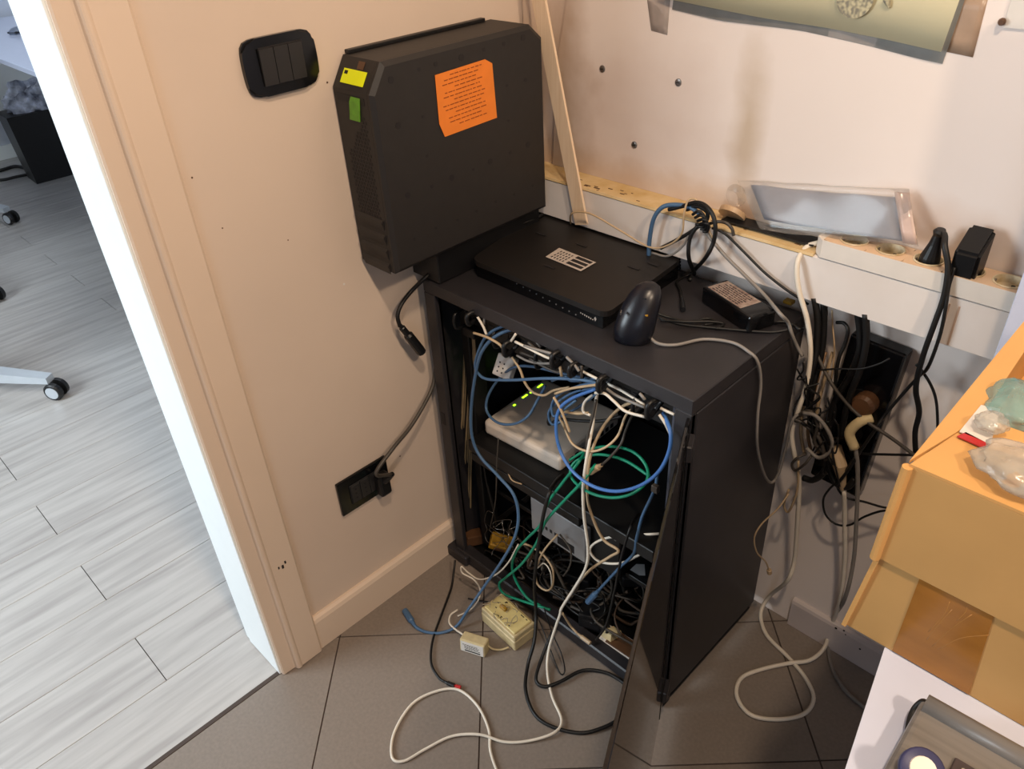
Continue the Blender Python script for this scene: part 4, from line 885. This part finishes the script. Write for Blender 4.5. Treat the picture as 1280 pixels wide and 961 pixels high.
cable('thin black lead lying on the tiles behind the junction box', [(585, 748, 'z', .004), (610, 752, 'z', .004), (640, 750, 'z', .004), (655, 747, -.375)], .0018, M_rubber)
# heap of dark cables on the cabinet floor
rn = random.Random(21)
for k in range(46):
    cx = rn.uniform(.13, .55); cy = rn.uniform(-.30, -.12); zz = rn.uniform(.018, .06) + (.02 if cx > .3 else 0)
    pts = []; a0_ = rn.uniform(0, 6.28); rad = rn.uniform(.02, .07)
    for q in range(9):
        aa_ = a0_ + q*rn.uniform(.5, .8); pts.append(('P', min(.56, max(.10, cx + math.cos(aa_)*rad*1.3)), min(-.06, max(-.325, cy + math.sin(aa_)*rad)), max(.017, zz + math.sin(q*1.3 + k)*.014)))
    cable('dark lead coiled in the dusty heap on the cabinet floor', pts, rn.choice([.002, .0028, .0034]), rn.choice([M_rubber, M_rubber, M_dgrey, M_dgrey, mat('dusty_brown_cable', (74, 56, 42), .7, var=.2)]), group='dark leads heaped on the cabinet floor')
# hair-thin loose wires
for k in range(6):
    pts = [(600 + rn.uniform(0, 30), 640 + rn.uniform(0, 20), -.33 + rn.uniform(-.02, .02))]
    for q in range(6):
        p = pts[-1]; pts.append((p[0] + rn.uniform(-14, 22), p[1] + rn.uniform(-8, 16), -.33 + rn.uniform(-.02, .02)))
    cable('hair-thin loose bare wire at the lower left of the opening', pts, .0007, M_steel, group='hair-thin loose wires')
# junk on the floor of the cabinet
def block(name, label, cat, px, py, z, size, rot, m, bev=.003):
    c = at(px, py, z=z); t = thing(name, label, cat, (c.x, c.y, z - size[2]/2), rot)
    MB().box((-size[0]/2, -size[1]/2, 0), (size[0]/2, size[1]/2, size[2]), bev, 2).build('housing', m, t); return t
t = block('yellow_adapter', 'mustard yellow plastic lump in the cable heap at the left', 'adapter', 624, 676, .075, (.050, .036, .022), (R(18), R(20), R(40)), M_ambr)
MB().box((-.012, -.020, .004), (.012, -.017, .016), .001, 1).build('socket_face', M_brown, t)
t = block('mains_adapter', 'black plug-in adapter standing by the blue clip plug', 'adapter', 742, 770, .05, (.055, .045, .045), (0, 0, R(25)), M_blk)
MB().box((-.018, -.0235, .010), (.018, -.0225, .034)).build('rating_plate', M_bink, t)
t = block('mains_adapter', 'black adapter with a bare silver label at the right of the heap', 'adapter', 795, 716, .10, (.060, .048, .030), (R(8), 0, R(40)), M_blk)
MB().box((-.018, -.014, .0299), (.018, .014, .0306)).build('silver_label', mat('pale_label', (170, 170, 172), .45, var=.02), t)
t = block('mains_adapter', 'brownish black adapter lying flat at the left of the heap', 'adapter', 590, 672, .04, (.045, .03, .03), (0, R(12), R(70)), M_brown)
t = block('mains_adapter', 'black adapter half buried in the middle of the heap', 'adapter', 730, 722, .04, (.06, .045, .035), (0, R(-8), R(10)), M_blk)
c = at(778, 806, z=.03)
t = thing('multi_socket', 'white multi-socket block with a cream plug at the cabinet front right', 'power strip', (c.x, c.y, .0130), (0, 0, R(2)))
MB().box((-.05, -.022, 0), (.045, .022, .022), .003, 2).build('housing', M_white, t)
MB().box((-.030, -.020, .0221), (.038, .020, .023), .001, 1).build('dark_cover', M_brown, t)
pl_ = MB().hexa([(-.045, -.014, .022), (-.02, -.014, .022), (-.012, .016, .022), (-.038, .016, .022)], [(-.042, -.01, .040), (-.022, -.01, .040), (-.014, .014, .036), (-.034, .014, .036)]).build('cream_plug', M_cream, t)
MB().cyl((-.033, -.0108, .0398), (-.033, -.0108, .0408), .003, n=8).build('screw', M_steel, pl_)
t = block('pale_clip', 'small pale greenish clip standing in the heap', 'clip', 661, 702, .05, (.010, .006, .022), (0, R(15), 0), M_labelw, .001)

# ================================================================ SMALL BOXES ON THE FLOOR
# junction box (lidless telephone socket)
H = .047
A = [at(598, 757, z=H), at(640, 818 - 22, z=H), at(670, 772, z=H), at(631, 744, z=H)]
ex = (A[1] - A[0]); aa = math.atan2(ex.y, ex.x); LX = ex.length; LY = (A[3] - A[0]).length
cj = (A[0] + A[1] + A[2] + A[3]) / 4
jb = thing('junction_box', 'yellowed open junction box with loose wires on the tiles', 'junction box', (cj.x, cj.y, .0005), (0, 0, aa))
lx, ly = LX/2, LY/2*.97
MB().box((-lx, -ly, 0), (lx, ly, .028), .002, 1).build('base', M_cream, jb)
MB().box((-lx + .001, -ly + .001, .0285), (lx - .001, ly - .001, H - .004), .002, 1).build('body', M_cream, jb)
M_yel = mat('yellowed_plastic', (222, 202, 138), .5, var=.08, scale=80)
pn = MB().box((-lx + .006, -ly + .006, H - .004), (lx - .006, ly - .006, H), .002, 1).build('inner_plate', M_yel, jb)
rn = random.Random(4)
for k in range(13):
    x = rn.uniform(-lx + .012, lx - .012); y = rn.choice([-ly + .012, ly - .012, rn.uniform(-ly + .012, ly - .012)])
    MB().box((x - .0022, y - .0011, H - .0003), (x + .0022, y + .0011, H + .0003)).build('slot', M_bink, pn)
MB().box((-lx*.45, -.003, H), (-lx*.1, .006, H + .008), .002, 1).build('terminal_block', M_ambr, pn)
m_ = MB()
for k in range(7):
    p = [Vector((rn.uniform(-lx*.8, lx*.6), rn.uniform(-ly*.7, ly*.7), H + .002))]
    for q in range(4): p.append(Vector((max(-lx*.9, min(lx*.9, p[-1].x + rn.uniform(-.015, .015))), max(-ly*.9, min(ly*.9, p[-1].y + rn.uniform(-.015, .015))), H + rn.uniform(.002, .010))))
    m_.tube(p, .0006, 5, 4)
m_.build('loose_wires', mat('pale_wire', (176, 160, 140), .5), jb, True)['label'] = 'thin grey loose wires'
# small label box standing on its edge
c0 = at(575, 811 + 2, z=0); c1 = at(606, 823, z=0)
ex = c1 - c0; aa = math.atan2(ex.y, ex.x); Ls = ex.length
fb = thing('line_filter', 'small cream line filter with a printed face standing on the tiles', 'filter', (c0.x, c0.y, .0005), (R(-6), 0, aa))
MB().box((0, 0, 0), (Ls, .026, .034), .003, 2).build('housing', M_cream, fb)
lbf = MB().box((.003, -.0004, .003), (Ls - .003, .0002, .031)).build('face_label', M_white, fb)
m_ = MB(); text_marks(m_, (.007, -.0004, .025), (1, 0, 0), (0, 0, -1), (0, -1, 0), Ls - .014, .014, 4, rn); m_.build('printed_text', M_bink, lbf)
m_ = MB(); m_.box((.012, -.0008, .006), (Ls - .010, -.0003, .009)); m_.build('barcode', M_bink, lbf)
cable('cream lead from the line filter curving up to the beige wire', [(579, 793, 'z', .016), (570, 787, 'z', .012), (562, 779, 'z', .008), (563, 769, 'z', .006), (572, 762, 'z', .006)], .0022, M_wcab)
cable('short cream lead joining the line filter to the junction box', [(609, 806, 'z', .016), (616, 811, 'z', .008), (626, 812, 'z', .006), (636, 809, 'z', .008)], .0022, M_cream)

# ================================================================ DESK, CARTONS AND DEVICE AT THE RIGHT
DZ = .74
dk = thing('white_desk', 'glossy white desk top at the lower right', 'desk')
p = [(.905 + .03, -.14), (1.75, -.14), (1.75, -1.0), (1.084, -1.0), (1.0, -.575)]
p[0] = (1.0 - .085, -.14)
MB().poly([(x, y, DZ - .025) for x, y in p], (0, 0, .025)).build('desk_top', M_desk, dk)
for x, y in ((1.05, -.2), (1.70, -.2), (1.15, -.95), (1.70, -.95)): MB().box((x - .02, y - .02, 0.001), (x + .02, y + .02, DZ - .026), .002, 1).build('leg', M_desk, dk)
BY = -.575
lo = thing('cardboard_box', 'lower cardboard box sealed with brown tape on the white desk', 'box', (.958, BY, DZ + .001), group=None)
MB().hexa([(0, 0, 0), (.42, 0, 0), (.42, .40, 0), (0, .40, 0)], [(.012, 0, .104), (.43, 0, .104), (.43, .40, .104), (.012, .40, .104)]).build('carton', M_card, lo)
MB().hexa([(-.001, -.0035, -.0), (.0035, -.0035, -.0), (.0035, 0, .0), (-.001, 0, 0)], [(.0105, -.0035, .104), (.0150, -.0035, .104), (.015, 0, .104), (.0105, 0, .104)]).build('corner_fold', M_cardin, lo)
a_ = at(1150, 722, y=BY) - Vector((.958, BY, DZ + .001)); b_ = at(1245, 765, y=BY) - Vector((.958, BY, DZ + .001)); c_ = at(1212, 866, y=BY) - Vector((.958, BY, DZ + .001)); d_ = at(1120, 800, y=BY) - Vector((.958, BY, DZ + .001))
MB().hexa([(a_.x, -.0002, .104), (b_.x, -.0002, .104), (c_.x, -.0002, .001), (d_.x, -.0002, .001)], [(a_.x, -.0009, .104), (b_.x, -.0009, .104), (c_.x, -.0009, .001), (d_.x, -.0009, .001)]).build('brown_tape', M_tape, lo)
for k, pts in enumerate([[(1158, 800), (1175, 778), (1190, 762)], [(1165, 808), (1190, 785), (1215, 768)], [(1172, 812), (1200, 798), (1235, 794)], [(1160, 790), (1180, 768), (1187, 752)], [(1196, 776), (1206, 766), (1209, 758)]]):
    W = [at(x, y, y=BY - .0012) for x, y in pts] if False else [at(x, yy, y=BY - .0012) for x, yy in pts]
    m_ = MB(); m_.tube([w_ - lo.location + Vector((0, .0007, 0)) for w_ in W], .0006, 5, 4); m_.build('tape_wrinkle', mat('tape_sheen', (184, 130, 64), .25), lo, True)
UZ = DZ + .001 + .1055
up = thing('cardboard_box', 'open upper cardboard box holding plastic bags at the right edge', 'box', (.970, BY - .003, UZ))
t_ = .004; UH = .112
MB().box((0, 0, 0), (.42, t_, UH), .0008, 1).build('front_wall', M_card, up)
MB().hexa([(0, t_, 0), (t_, t_, 0), (t_, .40, 0), (0, .40, 0)], [(.004, t_, UH), (.008, t_, UH), (.0, .40, UH), (-.004, .40, UH)]).build('side_wall', M_card, up)
MB().box((t_, .396, 0), (.42, .40, UH), .0008, 1).build('back_wall', M_card, up)
MB().box((t_, t_, 0), (.42, .396, t_), 0).build('bottom', M_cardin, up)
# inner top flap along the left side, and front folded edge
MB().hexa([(.002, t_, UH), (.024, .100, UH + .001), (.012, .36, UH + .001), (-.003, .39, UH)], [(.002, t_, UH + .003), (.024, .100, UH + .004), (.012, .36, UH + .004), (-.003, .39, UH + .003)]).build('side_flap', M_cardin, up)
MB().hexa([(.004, 0, UH), (.42, 0, UH), (.42, .115, UH - .002), (.024, .105, UH - .001)], [(.004, 0, UH + .0028), (.42, 0, UH + .0028), (.42, .115, UH + .001), (.024, .105, UH + .002)]).build('front_flap', M_cardin, up)
MB().cyl((-.001, -.001, 0), (.003, -.001, UH), .0045, n=10).build('corner_fold', M_cardin, up)
MB().box((.21, -.0006, .0), (.42, -.0001, UH), 0).build('shine_tape', mat('clear_parcel_tape', (190, 138, 78), .3, var=.05), up)
# label with red edge and bags in the box
def patch(pix, z, m, name, label, cat, th=.001):
    W = [at(x, y, z=z) for x, y in pix]
    return tag(MB().poly(W, (0, 0, th)).build(name, m), label, cat)
zz = UZ + UH + .004
patch([(1196, 546), (1207, 541), (1236, 556), (1232, 562)], zz, M_red, 'red_tape_strip', 'red strip on the open flap of the upper cardboard box', 'tape')
patch([(1199, 540), (1226, 507), (1250, 512), (1238, 556)], zz, M_white, 'white_label', 'white label on the open flap beside the plastic bag', 'label')
def blob(name, label, px, py, z, rad, m, seed, sq=(1,1,.6), cat='bag'):
    c = at(px, py, z=z); mb = MB(); bmesh.ops.create_icosphere(mb.bm, subdivisions=4, radius=1)
    for v in mb.bm.verts:
        d = v.co.copy(); k = 1 + .22*noise.noise(d*2.2 + Vector((seed, 0, 0))) + .10*noise.noise(d*6 + Vector((0, seed, 0)))
        k += .05*abs(noise.noise(d*13))
        v.co = Vector((d.x*rad*sq[0]*k, d.y*rad*sq[1]*k, d.z*rad*sq[2]*k))
    o = mb.build(name, m, None, True); o.location = c; return tag(o, label, cat)
blob('plastic_bag', 'crumpled clear plastic bag spilling over the upper box', 1293, 592, zz + .012, .037, M_bag, 3.1, (1.2, .8, .35))
blob('plastic_bag', 'small puffed clear plastic bag beside the red strip', 1240, 528, zz + .010, .013, M_bag, 8.7, (1, 1, .6))
blob('plastic_bag', 'teal tinted plastic bag inside the upper box', 1270, 508, zz - .006, .030, M_teal, 5.5, (.9, 1.3, .6))
# device on desk: flat instrument in a clear sleeve with lamp-like knob
c = at(1160, 885, z=DZ)
dv = thing('hand_instrument', 'grey electronic instrument with a dark framed panel on the white desk', 'instrument', (1.050, -.622, DZ + .001), (0, 0, R(2)))
M_dgr = mat('greyish_clear_plastic', (128, 124, 120), .3, var=.15, scale=30, stretch=(.3, 4, 1))
MB().box((0, -.20, 0), (.24, 0, .026), .007, 3).build('housing', M_dgr, dv)
MB().cyl((.004, -.010, .026), (.236, -.010, .026), .009, n=14).build('rolled_edge', M_dgr, dv, True)
MB().box((.040, -.18, .0262), (.22, -.045, .0292), .001, 1).build('dark_frame', mat('taupe_frame', (74, 66, 68), .4), dv)
pn = MB().box((.047, -.17, .0293), (.215, -.052, .0302), .001, 1).build('pale_panel', M_labelw, dv)
MB().box((.060, -.16, .0302), (.080, -.068, .0310)).build('display', M_bink, pn)
MB().cyl((.056, -.059, .0302), (.056, -.059, .0316), .003, n=10).build('screw', M_steel, pn)
fl2 = thing('pocket_torch', 'navy blue torch with a pale lens standing beside the grey instrument', 'torch', (at(1172, 940, z=DZ + .04).x, at(1172, 940, z=DZ + .04).y, DZ + .001), (0, 0, 0))
ax_ = Vector((.30, -.45, 1)).normalized()
base = Vector((-.012, -.012, .012))
m_ = MB(); m_.loft([(base, .0115), (base + ax_*.022, .0125), (base + ax_*.028, .0165), (base + ax_*.036, .017), (base + ax_*.037, .0155)], 24); m_.build('barrel', mat('navy_rubber', (58, 60, 98), .4, var=.06), fl2, True)
m_ = MB(); m_.loft([(base + ax_*.0365, .0105), (base + ax_*.0385, .010)], 20); m_.build('lens', mat('pale_lens', (236, 222, 206), .3, var=.02), fl2)
cable('thick black cable bending round the torch on the desk', [('P', 1.056, -.628, DZ + .024), (1152, 878, 'z', DZ + .02), (1142, 889, 'z', DZ + .012), (1136, 910, 'z', DZ + .008), (1137, 940, 'z', DZ + .008), (1142, 970, 'z', DZ + .008), (1150, 1000, 'z', DZ + .008)], .0032, M_rubber)

# ================================================================ OFFICE BEYOND THE DOORWAY
od = thing('office_desk', 'bright white desk in the office beyond the doorway', 'desk')
MB().box((-4.33, -.17, .715), (-1.9, .65, .74), .003, 1).build('desk_top', M_desk, od)
for x in (-4.25, -2.0): MB().box((x, .0, .001), (x + .04, .55, .714), .002, 1).build('leg', M_jamb, od)
c = at(24, 37, z=.755)
om = thing('office_mouse', 'grey and black computer mouse on the white office desk', 'mouse', (c.x, c.y, .741), (0, 0, R(-60)))
m_ = MB(); m_.loft([((-.06, 0, .010), .012), ((-.045, 0, .015), .026), ((-.01, 0, .018), .034), ((.03, 0, .016), .032), ((.055, 0, .012), .018)], 16)
bmesh.ops.scale(m_.bm, vec=(1, 1, .6), verts=m_.bm.verts); m_.build('shell', mat('mouse_grey', (120, 130, 150), .35), om, True)
MB().box((-.05, -.03, .003), (.055, .03, .014), .008, 2).build('side_grip', M_blk, om)
c = at(8, 8, z=.745)
nb = thing('open_laptop', 'bluish laptop corner on the far office desk', 'laptop', (c.x, c.y, .741), (0, 0, R(-10)))
MB().box((-.55, -.05, 0), (.0, .35, .018), .004, 1).build('base', mat('pale_blue_metal', (120, 170, 225), .4, var=.05), nb)
MB().box((-.50, .02, .0182), (-.09, .30, .0195), .001, 1).build('keyboard', mat('dark_blue_keys', (40, 60, 110), .5, var=.3, scale=60), nb)
bn = thing('waste_bin', 'tall black bin under the office desk stuffed with crumpled foil', 'bin', (-3.70, .02, 0), (0, 0, R(-2)))
m_ = MB(); m_.hexa([(-.17, -.10, .001), (.0, -.10, .001), (.0, .26, .001), (-.17, .26, .001)], [(-.19, -.12, .36), (.01, -.12, .36), (.01, .28, .36), (-.19, .28, .36)]); m_.build('body', M_blk, bn)
mb = MB(); bmesh.ops.create_icosphere(mb.bm, subdivisions=4, radius=1)
for v in mb.bm.verts:
    d = v.co.copy(); k = 1 + .35*noise.noise(d*3.3) + .15*noise.noise(d*9)
    v.co = Vector((-.09 + d.x*.085*k, .08 + d.y*.16*k, .37 + d.z*.13*k))
mb.build('crumpled_foil', mat('foil_wrap', (205, 212, 232), .35, c2=(22, 24, 38), scale=20, detail=3), bn, False)
cable('black lead lying on the office floor beside the bin', [(-30, 218, 'z', .01), (0, 213, 'z', .01), (20, 208, 'z', .012), (38, 212, 'z', .01)], .010, M_rubber)
cable('grey wire on the office floor below the bin', [(-30, 224, 'z', .01), (0, 225, 'z', .01), (20, 221, 'z', .012), (40, 217, 'z', .01)], .008, M_rubber)
M_silver = mat('silver_base', (190, 198, 206), .35, .3, var=.03)
def chair_base(loc, angs, rad, label, hub=(0, 0)):
    t = thing('office_chair', label, 'chair', (loc[0], loc[1], 0))
    MB().cyl((0, 0, .085), (0, 0, .459), .028, n=16).build('gas_column', M_blk, t)
    MB().box((-.20, -.20, .46), (.20, .20, .53), .03, 3).build('seat', M_blk, t)
    MB().hexa([(-.22, -.23, .60), (.20, -.23, .60), (.20, -.18, .60), (-.22, -.18, .60)], [(-.2, -.26, .95), (.18, -.26, .95), (.18, -.22, .95), (-.2, -.22, .95)]).build('backrest', M_blk, t)
    MB().box((-.03, -.22, .44), (.03, -.17, .64), .008, 1).build('back_post', M_blk, t)
    for a in angs:
        d = Vector((math.cos(a), math.sin(a), 0)); s = Vector((-d.y, d.x, 0)); e = d*rad
        h1 = [d*.02 + s*.028 + Vector((0,0,.07)), d*.02 - s*.028 + Vector((0,0,.07)), d*.02 - s*.028 + Vector((0,0,.115)), d*.02 + s*.028 + Vector((0,0,.115))]
        h2 = [e + s*.017 + Vector((0,0,.060)), e - s*.017 + Vector((0,0,.060)), e - s*.017 + Vector((0,0,.082)), e + s*.017 + Vector((0,0,.082))]
        arm = MB().hexa(h1, h2).build('base_arm', M_silver, t)
        w = MB()
        cen = e + Vector((0, 0, .031)) + d*.006
        for q in (-1, 1): w.loft([(cen + s*q*.009, .030), (cen + s*q*.022, .030), (cen + s*q*.026, .026)], 20)
        cw = w.build('caster', M_blk, arm)
        r = MB()
        for q in (-1, 1): r.loft([(cen + s*q*.0262, .021), (cen + s*q*.0268, .021), (cen + s*q*.0268, .016)], 20)
        r.build('caster_ring', M_silver, arm)
    return t
a1 = R(38.6); C1 = Vector((-1.72, -.98, 0))
chair_base(C1, [a1, a1 + R(140), a1 + R(220)], .345, 'office chair nearest the doorway, only a silver base arm and its caster in view')
a2 = R(25); p2 = at(14, 272, z=.03); C2 = Vector((p2.x - .34*math.cos(a2), p2.y - .34*math.sin(a2), 0))
chair_base(C2, [a2, a2 + R(140), a2 + R(220)], .334, 'farthest office chair, its silver base arm and caster showing below the black bin')
p3 = at(-6, 368, z=.03); C3 = Vector((p3.x - .34*math.cos(a2), p3.y - .34*math.sin(a2), 0))
chair_base(C3, [a2, a2 + R(140), a2 + R(220)], .334, 'office chair between the other two, only the edge of a black caster in view')
